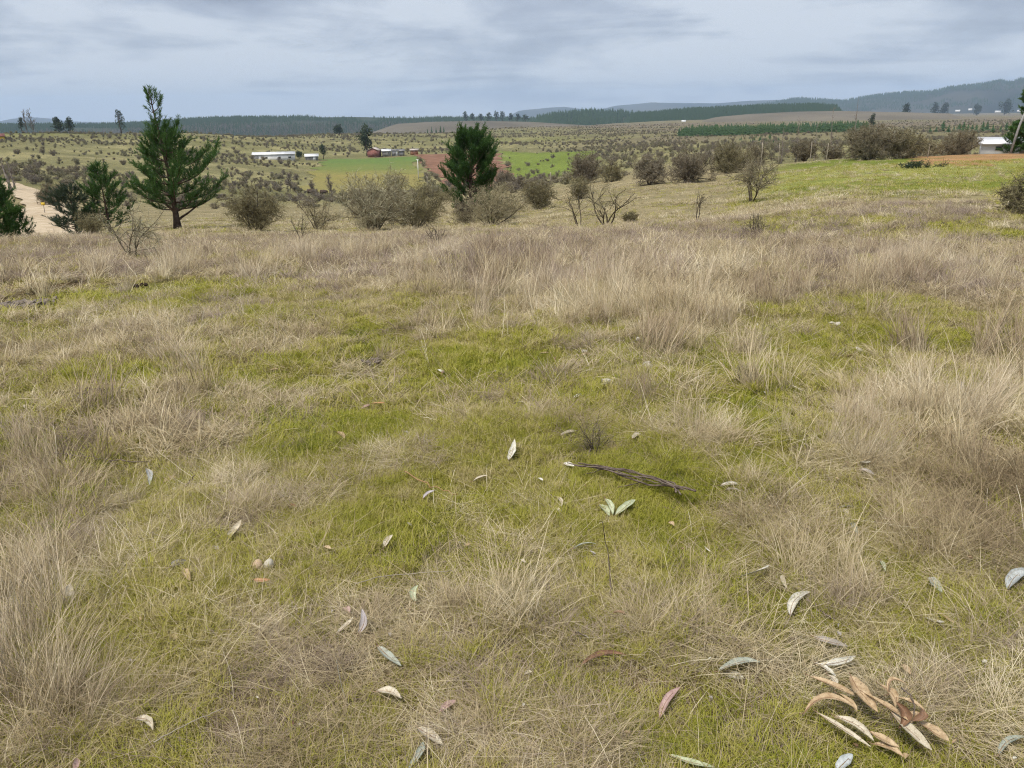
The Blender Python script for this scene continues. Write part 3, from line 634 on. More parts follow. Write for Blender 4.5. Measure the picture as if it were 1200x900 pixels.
# ---- broad crowns made of leaf clumps, for trees far off
def leafy(name, label, base, Ht, crown_r, seed, mat=M_far_leaf, z0=.3, n=700, leaf=.5, squash=1.0, lobes=9, cat='tree', group=None, bark=M_bark):
    g = np.random.default_rng(seed); root = empty(name, base); tag(root, label, cat, group)
    mb = MB(); zz = np.linspace(0, Ht * .8, 6); pts = np.stack([.03 * Ht * np.sin(zz), .02 * Ht * np.cos(zz * 1.3), zz], 1); pts[:, :2] -= pts[0, :2]
    mb.tube(pts, np.linspace(Ht * .03, Ht * .01, 6), 6)
    V = []; C = []
    for q in range(lobes):
        a = g.uniform(0, 6.28); f = q / max(1, lobes - 1); zc_ = Ht * (z0 + (1 - z0) * (.12 + .76 * f)); rr_ = crown_r * (1 - .75 * abs(f - .4)) * .62 * g.uniform(.35, 1)
        cc = np.array([math.cos(a) * rr_, math.sin(a) * rr_, zc_]); lr = crown_r * g.uniform(.42, .62) * (1 - .35 * f)
        mb.tube(np.array([pts[3], .5 * (pts[3] + cc), cc]), np.array([Ht * .012, Ht * .008, Ht * .003]), 4, cap=False)
        k = n // lobes; d = g.normal(size=(k, 3)); d /= np.linalg.norm(d, axis=1)[:, None]; p = cc + d * lr * (g.uniform(.35, 1.08, k)**.6)[:, None] * np.array([1, 1, squash])
        e1 = g.normal(size=(k, 3)); e1 /= np.linalg.norm(e1, axis=1)[:, None]; e2 = np.cross(e1, d + .3 * g.normal(size=(k, 3))); s_ = leaf * g.uniform(.5, 1.2, k)[:, None]
        V.append(np.stack([p - e1 * s_, p + e1 * s_ * .8 + e2 * s_ * .3, p + e2 * s_], 1)); C.append(np.repeat(g.uniform(0, 1, k) * .6 + .4 * g.uniform(), 3))
    mb.build('trunk', bark, root, True)
    VV = np.vstack([v.reshape(-1, 3) for v in V])
    mobj('crown', mesh_np('crown', VV, [np.arange(len(VV)).reshape(-1, 3)], [mat], False, {'bl': ('FLOAT', np.concatenate(C))}), root)
    return root
def bare_tree(name, label, base, Ht, spread, seed, mat, group=None, wid=.03, nbr=26, sub=5, trunk=None, lean=0):
    g = np.random.default_rng(seed); root = empty(name, base); tag(root, label, 'tree', group)
    mb = MB(); zz = np.linspace(-.05, Ht, 9); P = np.stack([lean * zz + .012 * Ht * np.sin(zz * 2 / Ht * 3), .01 * Ht * np.cos(zz * 5 / Ht), zz], 1); P[:, :2] -= P[0, :2]
    mb.tube(P, np.linspace(trunk or Ht * .016, .01, 9), 6); mb.build('trunk', mat, root, True)
    mc = MB()
    for q in range(nbr):
        f = g.uniform(.12, .97); p = np.array([np.interp(f * Ht, zz, P[:, 0]), np.interp(f * Ht, zz, P[:, 1]), f * Ht]); a = g.uniform(0, 6.28); Lb = spread * (1.05 - .6 * f) * g.uniform(.6, 1.2); e_ = g.uniform(.8, 1.25)
        d = np.array([math.cos(a) * math.cos(e_), math.sin(a) * math.cos(e_), math.sin(e_)]); m1 = p + d * Lb; mid = p + d * Lb * .5 + g.normal(0, .05 * Lb, 3)
        mc.strip([p, mid, m1], wid * 1.6, g.uniform(0, .6))
        for s in range(sub):
            t = g.uniform(.3, 1); p2 = p + (m1 - p) * t; d2 = d + g.normal(0, .45, 3); d2[2] = abs(d2[2]); mc.strip([p2, p2 + d2 * Lb * .2, p2 + d2 * Lb * g.uniform(.3, .55)], wid, g.uniform(.2, 1))
    mc.build('crown', M_bare, root)
    return root
M_bare = m_twig('bare_twig', [(0, (.13, .105, .095)), (1, (.27, .23, .2))])
FAR = [  # kind, u, v_base, v_top, range, half width px, label
    ('leafy', 27, 160, 137, 520, 4, 'slim eucalyptus beside two bare trunks on the skyline'),
    ('bare', 33, 160, 130, 520, 5, 'bare pale tree with a feathery top next to the slim eucalyptus'),
    ('bare', 40, 160, 128, 520, 4, 'tallest bare straight trunk on the left skyline'),
    ('leafy', 70, 158, 138, 510, 8, 'dark tree with a pointed tip, first of a skyline pair'),
    ('leafy', 83, 157, 138, 510, 7, 'round dark tree, second of the skyline pair'),
    ('leafy', 142, 155, 128, 500, 6, 'lone tall dark tree with a narrow crown on the skyline'),
    ('leafy', 395, 160, 148, 690, 8, 'flat topped dark tree standing against the forest ridge'),
    ('leafy', 430, 181, 147, 372, 11, 'big dark evergreen rising behind the red cottage'),
    ('leafy', 379, 187, 169, 345, 5, 'small dark evergreen beside the little white shed'),
    ('leafy', 351, 186, 178, 348, 5, 'round dark bush between the long and small white sheds'),
    ('leafy', 1060, 137, 121, 1500, 6, 'round dark lone tree standing out on the plain'),
    ('leafy', 1095, 133, 121, 2600, 6, 'broad tree before the farmhouses, first of two'),
    ('leafy', 1106, 133, 121, 2600, 6, 'broad tree before the farmhouses, second of two'),
    ('leafy', 1145, 132, 123, 2900, 6, 'dark tree among the white farm roofs'),
    ('leafy', 1177, 132, 118, 2900, 8, 'largest tree clump behind the farm roofs'),
    ('leafy', 1022, 146, 133, 420, 5, 'small green tree poking up behind the broad thicket')]
for q, (k, u, vb, vt, r, hw, lab) in enumerate(FAR):
    b = at(u, r, vb); vb2 = project(b)[1]; ht = ztop(u, vt, r) - b[2]; w_ = hw * px2m(u, vt, r)
    if k == 'leafy': leafy('evergreen_tree', lab, b, ht, w_ * 1.15, 200 + q, n=900, leaf=max(.25, w_ * .16), z0=.2 if hw > 5 else .35, squash=1.15, lobes=11)
    else: bare_tree('bare_tree', lab, b, ht, w_ * 1.6, 230 + q, M_grey_bark, wid=.14, nbr=34, sub=6)
for q, (u, vb, vt, lab) in enumerate([(366, 231, 213, 'small bare purple grey tree at the foot of the crop field'), (387, 230, 205, 'taller bare grey tree beside the fallen logs at the crop field'), (340, 220, 205, 'slight bare tree at the crop field corner')]):
    r = 205; b = at(u, r, vb); bare_tree('bare_tree', lab, b, ztop(u, vt, r) - b[2], 1.5, 260 + q, M_grey_bark, wid=.07, nbr=50, sub=6)
for q, (u, vt, r, lab) in enumerate([(931, 138, 108, 'slim bare poplar, short one of the row by the fence'), (969, 124, 110, 'slim bare poplar with a straight dark trunk in the fence row'), (996, 113, 118, 'tallest slim bare poplar at the thicket edge'), (952, 145, 112, 'thin bare poplar pole between taller ones'), (914, 150, 114, 'low thin bare poplar beside the pale fence posts')]):
    b = at(u, r); bare_tree('bare_poplar', lab, b, ztop(u, vt, r) - b[2], .7, 270 + q, M_grey_bark, wid=.025, nbr=26, sub=4, trunk=.07)
b = at(8, 120); bare_tree('bare_poplar', 'pale grey leaning poplar trunk beside the dirt road', b, ztop(3, 183, 120) - b[2], 1.0, 281, M_grey_bark, wid=.05, nbr=24, trunk=.22, lean=-.12)
b = at(13, 122); bare_tree('bare_poplar', 'upright grey poplar trunk against the leaning one', b, ztop(11, 190, 122) - b[2], .8, 282, M_grey_bark, wid=.05, nbr=20, trunk=.16, lean=-.05)

# ------------------------------------------------------------------ shrubs
M_stem_dark = m_noise('shrub_stem', (.055, .044, .032), (.125, .10, .075), 8, .95, .1)
TW = {
 'olive': m_twig('olive_twig', [(0, (.095, .075, .05)), (.45, (.185, .16, .088)), (1, (.30, .275, .15))], .1),
 'pale': m_twig('pale_twig', [(0, (.15, .118, .078)), (.5, (.275, .24, .14)), (1, (.42, .38, .24))], .1),
 'purple': m_twig('purple_twig', [(0, (.10, .08, .058)), (.5, (.19, .16, .112)), (1, (.30, .262, .185))]),
 'brown': m_twig('brown_twig', [(0, (.105, .085, .058)), (.5, (.205, .175, .112)), (1, (.32, .285, .185))], .1),
 'lichen': m_twig('lichen_twig', [(0, (.15, .115, .08)), (.35, (.25, .215, .135)), (.7, (.37, .345, .22)), (1, (.54, .53, .38))], .1),
}
def shrub(name, label, base, w_, h_, seed, kind='olive', stems=7, sub=(8, 9, 8), wid=.012, leaf=600, droop=.0, openess=0.0, leaf_s=.04, group=None, tw=None, joined=False):
    """several stems fanning from one base; each forks three times into fine crooked twigs"""
    g = np.random.default_rng(seed); root = empty(name, base, 0); tag(root, label, 'shrub', group)
    ms = MB(); mc = MB(); tips = []
    if joined: ms = mc
    hw = w_ / 2
    def crook(p, d, L_, n, wob):
        pts = [p]
        for s in range(n):
            d = d + g.normal(0, wob, 3); d[2] -= droop * .12; d /= np.linalg.norm(d) + 1e-9; pts.append(pts[-1] + d * L_ / n)
        return np.array(pts), d
    def inside(p):
        return (p[0] / hw)**2 + (p[1] / hw)**2 + (max(p[2], 0) / h_ - .38)**2 / .40 < 1.08
    for s in range(stems):
        a = 6.283 * s / stems + g.normal(0, .3); sp = g.uniform(.1, 1.0) * math.atan2(hw, h_ * .75)
        d = np.array([math.cos(a) * math.sin(sp), math.sin(a) * math.sin(sp), math.cos(sp)]); L0 = (h_ * math.cos(sp) + hw * math.sin(sp)) * g.uniform(.45, .68)
        p0 = np.array([math.cos(a), math.sin(a), 0]) * .05 * w_ * g.uniform(.2, 1); p0[2] = -.05
        pts, de = crook(p0, d, L0, 6, .16); ms.tube(pts, np.linspace(wid * 2.3, wid * .9, 7), 5, g.uniform(.0, .4), cap=False)
        for q in range(sub[0]):
            t = g.uniform(.08 + .35 * openess, 1); k = t * 6; i0 = min(int(k), 5); p1 = pts[i0] + (pts[i0 + 1] - pts[i0]) * (k - i0)
            d1 = (pts[i0 + 1] - pts[i0]); d1 = d1 / np.linalg.norm(d1) + g.normal(0, .55, 3); d1 /= np.linalg.norm(d1); L1 = h_ * g.uniform(.22, .5)
            pt1, d1e = crook(p1, d1, L1, 4, .22); ms.tube(pt1, np.linspace(wid * .95, wid * .5, 5), 3, g.uniform(0, .5), cap=False)
            for q2 in range(sub[1]):
                t = g.uniform(.15, 1); k = t * 4; i1 = min(int(k), 3); p2 = pt1[i1] + (pt1[i1 + 1] - pt1[i1]) * (k - i1)
                d2 = d1e + g.normal(0, .75, 3); d2[2] += .15; d2 /= np.linalg.norm(d2); pt2, d2e = crook(p2, d2, h_ * g.uniform(.12, .28), 3, .3)
                if not inside(pt2[-1]) and g.uniform() < .8: pt2 = pt2[:2]
                mc.strip(pt2, wid * 1.1, g.uniform(0, .6))
                for q3 in range(sub[2]):
                    t = g.uniform(.2, 1); k = t * (len(pt2) - 1); i2 = min(int(k), len(pt2) - 2); p3 = pt2[i2] + (pt2[i2 + 1] - pt2[i2]) * (k - i2)
                    d3 = d2e + g.normal(0, .9, 3); d3 /= np.linalg.norm(d3); pt3, _ = crook(p3, d3, h_ * g.uniform(.05, .14), 2, .35)
                    if not inside(pt3[-1]) and g.uniform() < .8: continue
                    mc.strip(pt3, wid * .95, g.uniform(.2, 1)); tips.append(pt3[-1]); tips.append(pt3[1])
    if leaf and tips:
        tp_ = np.array(tips); k = g.integers(0, len(tp_), leaf); p = tp_[k] + g.normal(0, leaf_s * .8, (leaf, 3)); e1 = g.normal(size=(leaf, 3)); e2 = g.normal(size=(leaf, 3)); s_ = (leaf_s * g.uniform(.4, 1, leaf))[:, None]
        e1 /= np.linalg.norm(e1, axis=1)[:, None]; e2 /= np.linalg.norm(e2, axis=1)[:, None]
        VV = np.stack([p - e1 * s_ * .5, p + e1 * s_ * .5, p + e2 * s_], 1).reshape(-1, 3)
        mc.V.append(VV); mc.C.append(np.repeat(g.uniform(.45, 1, leaf), 3)); mc.T.append(np.arange(leaf * 3).reshape(-1, 3) + mc.n); mc.n += leaf * 3
    if joined:
        bpy.data.objects.remove(root); return mc.build('scrub', tw, mesh_only=True)
    ms.build('stem', M_stem_dark if kind != 'lichen' else TW['brown'], root, True); mc.build('crown', TW[kind], root)
    return root
SH = [  # label, u, v_base, left, right, top, range, kind, options
 ('olive grey thorn shrub with dark stems between the pines', 302, 272, 266, 342, 224, 33, 'olive', dict(stems=9, sub=(8, 9, 8), leaf=2600)),
 ('broad lichen grey thorn shrub with pale crooked twigs', 438, 273, 392, 480, 206, 32, 'lichen', dict(stems=10, sub=(8, 9, 8), leaf=900, wid=.016)),
 ('olive shrub crowding the broad lichen grey one', 488, 272, 448, 524, 212, 35, 'olive', dict(stems=9, sub=(8, 9, 8), leaf=2400)),
 ('pale straw green shrub at the foot of the round pine', 576, 270, 538, 611, 217, 36, 'pale', dict(stems=9, sub=(8, 9, 8), leaf=2200)),
 ('low tan bush filling the gap beside the olive grey thorn', 372, 274, 340, 402, 240, 37, 'pale', dict(stems=7, sub=(5, 6, 5), leaf=1600)),
 ('grey twiggy shrub at the left foot of the round pine', 548, 268, 530, 566, 236, 38, 'purple', dict(stems=6, leaf=200)),
 ('round olive shrub past the pale straw green one', 633, 243, 612, 654, 207, 52, 'olive', dict(stems=8, sub=(8, 9, 8), leaf=2000, wid=.02, leaf_s=.07)),
 ('dark purple brown thicket above the round olive shrub', 688, 208, 664, 714, 177, 95, 'purple', dict(stems=9, sub=(8, 9, 7), leaf=600, wid=.035, leaf_s=.1)),
 ('small olive brown bush below the purple thicket', 680, 226, 664, 700, 204, 60, 'olive', dict(stems=6, leaf=1000, wid=.022, leaf_s=.07)),
 ('olive bush squeezed beside the dark purple thicket', 716, 208, 702, 732, 188, 88, 'olive', dict(stems=6, leaf=900, wid=.03, leaf_s=.1)),
 ('spindly multi stemmed sapling rising out of the dry grass', 711, 272, 690, 744, 204, 27, 'pale', dict(stems=5, sub=(5, 5, 4), leaf=260, wid=.013, openess=1)),
 ('thin bare sapling beside the multi stemmed one', 677, 264, 664, 692, 206, 30, 'brown', dict(stems=3, sub=(4, 4, 4), leaf=120, wid=.011, openess=1)),
 ('grey brown vase shaped shrub, smaller of a pair', 762, 214, 743, 782, 177, 66, 'purple', dict(stems=10, sub=(8, 9, 7), leaf=700, wid=.022, leaf_s=.07)),
 ('dark fan shaped shrub, larger of a pair on the pale slope', 806, 214, 780, 834, 173, 64, 'purple', dict(stems=12, sub=(8, 9, 7), leaf=900, wid=.022, leaf_s=.07)),
 ('dense dark olive shrub at the top of the pale slope', 851, 199, 834, 871, 167, 78, 'olive', dict(stems=10, sub=(8, 9, 8), leaf=2200, wid=.026, leaf_s=.08)),
 ('light olive bush leaning on the dense dark one', 868, 193, 856, 882, 170, 84, 'pale', dict(stems=6, leaf=900, wid=.026, leaf_s=.08)),
 ('open branched little tree alone on the pale slope', 879, 243, 851, 912, 178, 37, 'brown', dict(stems=5, sub=(7, 8, 7), leaf=500, wid=.016, openess=1)),
 ('purple brown bush by the pale fence posts', 888, 182, 876, 902, 166, 96, 'brown', dict(stems=8, leaf=300, wid=.03, leaf_s=.1)),
 ('grey bush at the foot of the bare poplars', 943, 186, 930, 957, 162, 98, 'brown', dict(stems=8, leaf=300, wid=.03, leaf_s=.1)),
 ('brown scrub bush between poplars and thicket', 975, 184, 963, 988, 166, 96, 'brown', dict(stems=8, leaf=300, wid=.03, leaf_s=.1)),
 ('broad brown thicket humped over the green slope', 1020, 184, 988, 1066, 146, 84, 'brown', dict(stems=24, sub=(8, 9, 8), leaf=2200, wid=.028, leaf_s=.09)),
 ('right shoulder of scrub merging with the broad thicket', 1053, 182, 1026, 1080, 152, 86, 'olive', dict(stems=15, sub=(8, 9, 8), leaf=1800, wid=.028, leaf_s=.09)),
 ('small yellowish bush below the broad thicket', 1086, 180, 1072, 1102, 162, 92, 'pale', dict(stems=7, leaf=1200, wid=.03, leaf_s=.1)),
 ('brown bush left of the white barn', 1122, 178, 1100, 1148, 152, 100, 'brown', dict(stems=10, sub=(8, 9, 8), leaf=900, wid=.03, leaf_s=.1)),
 ('spreading thorn shrub at the edge of the mauve grass', 1208, 264, 1182, 1236, 194, 23, 'olive', dict(stems=8, sub=(8, 9, 8), leaf=1800, wid=.012)),
 ('lichen hung sapling with arching twigs before the tall pine', 156, 302, 124, 190, 228, 15, 'lichen', dict(stems=6, sub=(5, 6, 5), leaf=420, wid=.007, openess=1, droop=.8, leaf_s=.022)),
 ('thin crooked sapling in the dry grass below the crop field', 354, 288, 342, 368, 240, 20, 'lichen', dict(stems=3, sub=(4, 4, 4), leaf=80, wid=.008, openess=1, leaf_s=.02)),
 ('small dead thorn plant standing in the dry grass', 512, 293, 501, 523, 258, 16, 'brown', dict(stems=5, sub=(3, 4, 3), leaf=0, wid=.006)),
 ('bent twig sapling in front of the pale slope', 817, 262, 808, 830, 222, 26, 'brown', dict(stems=2, sub=(4, 4, 4), leaf=60, wid=.01, openess=1)),
 ('dry brown weed clump before the green slope', 886, 284, 866, 902, 252, 17, 'brown', dict(stems=8, sub=(4, 5, 4), leaf=200, wid=.005, leaf_s=.015)),
 ('grey green tuft bush at the foot of the spindly sapling', 738, 264, 730, 748, 248, 30, 'olive', dict(stems=6, leaf=500, wid=.012)),
 ('grey bare bush by the ploughed field corner', 590, 224, 578, 603, 198, 120, 'purple', dict(stems=8, leaf=0, wid=.04)),
 ('pale bare bush beyond the round pine', 606, 226, 596, 618, 204, 110, 'purple', dict(stems=8, leaf=0, wid=.04)),
 ('dark olive scrub under the small leaning pine', 108, 278, 92, 128, 248, 40, 'olive', dict(stems=8, sub=(7, 8, 7), leaf=1400)),
 ('wiry dead weed clump above the thin end of the dead branch', 697, 528, 676, 716, 474, None, 'brown', dict(stems=9, sub=(3, 4, 3), leaf=60, wid=.0014, leaf_s=.005, openess=1)),
 ('grey brown weed tuft beyond the matted grass', 872, 452, 850, 898, 415, None, 'brown', dict(stems=9, sub=(3, 4, 3), leaf=60, wid=.002, leaf_s=.006, openess=1)),
 ('brown scrub on the far verge of the dirt road', 60, 232, 48, 76, 214, 95, 'brown', dict(stems=8, leaf=500, wid=.03, leaf_s=.1)),
]
for q, (lab, u, vb, l_, r_, vt, rg, kind, op) in enumerate(SH):
    if rg is None: t_ = hit(u, vb); rg = math.hypot(t_[0], t_[1])
    b = at(u, rg, vb); s_ = px2m(u, vb, rg); hh = max(.05, ztop(u, vt, rg) - b[2])
    op = dict(op); op['leaf'] = int(op.get('leaf', 600) * 2.0); op['leaf_s'] = op.get('leaf_s', .04) * 1.15
    if not op.get('openess'): op['stems'] = int(op.get('stems', 7) * 1.35)
    shrub('thorn_shrub', lab, b, (r_ - l_) * s_ * (1.42 if rg < 40 and not op.get('openess') else 1.12), hh * (1.15 if rg < 40 and not op.get('openess') else 1.04), 400 + q, kind, **op)
# cut branches heaped on the green slope
b = hit(1074, 197); rt = empty('brush_pile', b); tag(rt, 'heap of cut dark green branches lying on the green slope', 'brush pile')
g = np.random.default_rng(77)
for q in range(9):
    mm = MB(); a = g.uniform(0, 6.28); p = np.array([g.normal(0, .6), g.normal(0, .25), .05]); L_ = g.uniform(.6, 1.3); d = np.array([math.cos(a) * 1.0, math.sin(a) * .6, g.uniform(.1, .5)])
    mm.tube(np.array([p, p + d * L_ * .5 + [0, 0, .1], p + d * L_]), np.array([.025, .018, .008]), 4)
    for z in range(40):
        t = g.uniform(.2, 1); pp = p + d * L_ * t + g.normal(0, .07, 3); mm.strip([pp, pp + g.normal(0, .1, 3), pp + g.normal(0, .16, 3)], .035, g.uniform(0, 1))
    mm.build('branch', M_far_leaf, rt)
# ------------------------------------------------------------------ scrub dotted over the far slopes
TWF = {'olive': m_twig('far_olive_twig', [(0, (.175, .16, .10)), (1, (.31, .285, .175))]), 'brown': m_twig('far_brown_twig', [(0, (.16, .137, .098)), (1, (.30, .26, .18))]), 'purple': m_twig('far_grey_twig', [(0, (.155, .132, .105)), (1, (.28, .24, .185))])}
FS = [shrub('scrub', 'x', (0, 0, 0), 2.6 + .25 * (q % 4), 1.7 + .25 * (q % 3), 500 + q, 'olive', stems=9, sub=(4, 5, 5), wid=.06, leaf=260, leaf_s=.17, tw=TWF[['olive', 'brown', 'purple', 'olive', 'brown', 'olive'][q % 6]], joined=True) for q in range(10)]
g = np.random.default_rng(99)
nc_ = 90000; r = np.exp(g.uniform(math.log(100), math.log(1150), nc_)); u = g.uniform(-60, 1260, nc_); d_ = ray(u, np.full(nc_, 200.)); h_ = np.hypot(d_[:, 0], d_[:, 1]); x = d_[:, 0] / h_ * r; y = d_[:, 1] / h_ * r
cand = np.stack([x, y, H(x, y), r, u], 1)
cand = cand[np.argsort(cand[:, 3])]
x, y, r, u = cand[:, 0], cand[:, 1], cand[:, 3], cand[:, 4]
pu, pv = project(cand[:, :3])
dens = .12 + .88 * sstep(.40, .60, fbm(x / 45, y / 45, 201, 3))
dens *= np.where(r < 200, .30, 1.0)
dens *= np.where((u > 820) & (r < 130), 0, 1.0)
dens *= np.where((u > 640) & (r < 240), .45, 1.0) * np.where((u > 840) & (r > 500), .35, 1.0)
fld = [[hit(*c)[:2] for c in q] for q in ([(343, 223), (503, 223), (489, 184), (378, 187)], [(520, 214), (626, 219), (584, 180), (489, 181.5)])]
for q in fld: dens[inpoly(x, y, q)] = 0
md = [hit(*c)[:2] for c in [(600, 204), (672, 203), (702, 177), (590, 177)]]
dens[inpoly(x, y, md)] *= .12
for q in range(0, 90, 2): dens[(x - cs[q, 0])**2 + (y - cs[q, 1])**2 < 4.5**2] = 0
dens[(u > 290) & (u < 500) & (r > 318) & (r < 372)] *= .1
keep = g.uniform(0, 1, len(cand)) < dens * .30 * np.clip((r / 260), .4, 2.6)
cand = cand[keep]; pu, pv = pu[keep], pv[keep]
# thin out overlapping ones
sel = []; grid = {}
for q in range(len(cand)):
    k = (int(cand[q, 0] // 2.4), int(cand[q, 1] // 2.4))
    if k in grid: continue
    grid[k] = 1; sel.append(q)
cand = cand[sel]; pv = pv[sel]; pu = pu[sel]
vis = (pu > -10) & (pu < 1210) & ~((pu > 950) & (cand[:, 3] < 230)) & ~((pu > 390) & (pu < 610) & (pv > 212)) 
sc_ = .32 + .68 * g.uniform(0, 1, len(cand))**2.0 * np.where(cand[:, 3] > 350, .85, 1.0) * np.where((cand[:, 4] > 620) & (cand[:, 3] > 320), .8, 1.0)
ind = [q for q in range(len(cand)) if vis[q]][:300]; rest = [q for q in range(len(cand)) if q not in set(ind)]
ZN_ = [(330, 'squat thorn shrub dotted over the grassy slope beyond the tall open pine', 'scrub beyond the tall pine'), (600, 'squat thorn shrub dotted around the crop field and farm sheds', 'scrub around the crop field'),
       (850, 'squat thorn shrub dotted over the rough land about the bright green meadow', 'scrub about the green meadow'), (9999, 'squat thorn shrub dotted over the flat land behind the bare poplars', 'scrub behind the poplars')]
for q in ind:
    o = mobj('scrub_shrub', FS[int(g.integers(0, 10))]); o.location = cand[q, :3] - np.array([0, 0, .1]); o.rotation_euler = (0, 0, g.uniform(0, 6.28)); s_ = sc_[q]; o.scale = (s_ * g.uniform(.85, 1.25), s_ * g.uniform(.85, 1.25), s_ * g.uniform(.75, 1.1))
    z_ = next(z for z in ZN_ if cand[q, 4] < z[0]); tag(o, z_[1], 'shrub', z_[2])
rest = np.array(rest); n = len(rest)
make_scatter('far_scrub', 'mass of small scrub covering the farthest slopes and plain', 'scrub', cand[rest, :3], np.stack([np.zeros(n), np.zeros(n), g.uniform(0, 6.28, n)], 1), np.repeat(sc_[rest][:, None], 3, 1), g.integers(0, 10, n), g.uniform(0, 1, n), FS)

# ------------------------------------------------------------------ far plantation forests
def conifer_mesh(name, seed, h_=16, w_=5, mat=None, tiers=6):
    g = np.random.default_rng(seed); V = []; T = []; n = 0
    for t in range(tiers):
        z = h_ * (.12 + .8 * t / tiers); rr = w_ / 2 * (1 - t / (tiers + .4)); k = 6; a = g.uniform(0, 6.28) + np.arange(k) * 6.283 / k
        rv = rr * g.uniform(.65, 1.25, k); ring = np.stack([rv * np.cos(a), rv * np.sin(a), z + g.normal(0, .03 * h_, k)], 1)
        V += [np.vstack([ring, [[0, 0, min(h_, z + h_ * .26)]]])]; T += [(n + q, n + (q + 1) % k, n + k) for q in range(k)]; n += k + 1
    V = np.vstack(V); return mesh_np(name, V, [np.array(T)], [mat], False, {'bl': ('FLOAT', g.uniform(0, 1, len(V)))})
M_plant = m_twig('plantation_needle', [(0, (.022, .045, .022)), (1, (.055, .095, .04))], .1)
M_young = m_twig('young_pine_needle', [(0, (.03, .06, .025)), (1, (.07, .12, .05))], .15)
CON = [conifer_mesh('conifer', 600 + q, 15 + q, 5 + .4 * q, M_plant) for q in range(5)]
YNG = [conifer_mesh('young_pine', 620 + q, 3.4 + .4 * q, 2.2, M_young, 4) for q in range(4)]
def bare_far(name, seed):
    g = np.random.default_rng(seed); mb = MB(); mb.tube(np.array([[0, 0, 0], [.1, 0, 6], [0, .1, 12.]]), np.array([.25, .18, .05]), 3, .2, cap=False)
    for s in range(16):
        a = g.uniform(0, 6.28); z = g.uniform(3, 11); d = np.array([math.cos(a), math.sin(a), 1.6]); mb.strip([[0, 0, z], d * 1.0 + [0, 0, z], d * 2.0 + g.normal(0, .4, 3) + [0, 0, z]], .3, g.uniform(.2, 1))
    return mb.build(name, M_bare, mesh_only=True)
BRF = [bare_far('bare', 640 + q) for q in range(3)]
def on_hill(V, n, tmin=0, tmax=7, smin=0, smax=1):
    ns, nt_, _ = V.shape; s = g.uniform(smin, smax, n) * (ns - 1.001); t = g.uniform(tmin, min(tmax, nt_ - 1.001), n); i, j = s.astype(int), t.astype(int); f, h = (s - i)[:, None], (t - j)[:, None]
    return V[i, j] * (1 - f) * (1 - h) + V[i + 1, j] * f * (1 - h) + V[i, j + 1] * (1 - f) * h + V[i + 1, j + 1] * f * h
def forest(name, label, P, protos, smin=.7, smax=1.25, sz=1.0):
    n = len(P); s_ = g.uniform(smin, smax, n)[:, None] * np.array([1, 1, sz])
    make_scatter(name, label, 'forest', P - np.array([0, 0, .5]), np.stack([g.normal(0, .04, n), g.normal(0, .04, n), g.uniform(0, 6.28, n)], 1), s_, g.integers(0, len(protos), n), g.uniform(0, 1, n), protos)
P = on_hill(hl, 30000, .4, 7.2); nz = fbm(P[:, 0] / 260, P[:, 1] / 260, 301, 3)
forest('ridge_forest', 'dark plantation forest covering the long low ridge', P[nz > .38], CON, .28, .65)
Pb = on_hill(hl, 2600, .8, 3.0, .2, .75); forest('bare_wood', 'grey leafless wood along the foot of the forest ridge', Pb, BRF, .7, 1.1)
P = on_hill(hc, 2600, 2, 7); nz = fbm(P[:, 0] / 150, P[:, 1] / 90, 305, 2); forest('hill_forest', 'dark pine stands on the low wooded rise', P[nz > .46], CON)
P = on_hill(hr, 13000, 2, 7); forest('ridge_pines', 'close pine forest on the ridge by the plain', P, CON, .25, .6)
P = on_hill(hm, 14000, 1.5, 8); nz = fbm(P[:, 0] / 420, P[:, 1] / 420, 309, 3); forest('mountain_forest', 'woods spread over the blue mountain', P[nz > .40], CON, .7, 1.2)
P = np.array([at(u_, r_) for u_, r_ in zip(g.uniform(545, 640, 110), g.uniform(1900, 2000, 110))]); P[:, 2] = [ztop(u_, 142, 1950) for u_ in np.linspace(545, 640, 110)]
# ---- young plantation strip on the plain
P = []
for row in range(16):
    rr_ = 470 + row * 11
    for q in range(130):
        u_ = 790 + (1012 - 790) * (q + g.uniform(-.4, .4)) / 130
        if g.uniform() < .8 * (1 - .6 * (u_ - 790) / 230 * (row / 16)) and u_ > 792 + row * 1.0: P.append(at(u_, rr_ + g.uniform(-8, 8)))
P = np.array(P); n = len(P); s_ = g.uniform(.45, 1.4, n)
make_scatter('young_plantation', 'bright strip of young pines planted in rows on the plain', 'plantation', P, np.stack([np.zeros(n), np.zeros(n), g.uniform(0, 6.28, n)], 1), np.repeat(s_[:, None], 3, 1), g.integers(0, 4, n), g.uniform(0, 1, n), YNG)
for q, u_ in enumerate([1083, 1090, 1097, 1104, 1110, 1116, 1121, 1126, 1131, 1136, 1143, 1148, 1155, 1164, 1170, 1178]):
    o = mobj('young_pine', YNG[q % 4]); o.location = at(u_, 430 + 25 * (q % 3)); s_ = g.uniform(.8, 1.4); o.scale = (s_ * 1.2, s_ * 1.2, s_); o.rotation_euler[2] = g.uniform(0, 6)
    tag(o, 'small dark planted pine in the broken line beyond the barn', 'tree', 'planted pines beyond the barn')
for q in range(22):
    u_ = g.uniform(862, 912); o = mobj('young_pine', YNG[q % 4]); o.location = at(u_, g.uniform(300, 400)); s_ = g.uniform(.35, .6); o.scale = (s_, s_, s_); o.rotation_euler[2] = g.uniform(0, 6)
    tag(o, 'tiny dark pine seedling on the brown ground before the young plantation', 'tree', 'pine seedlings before the plantation')
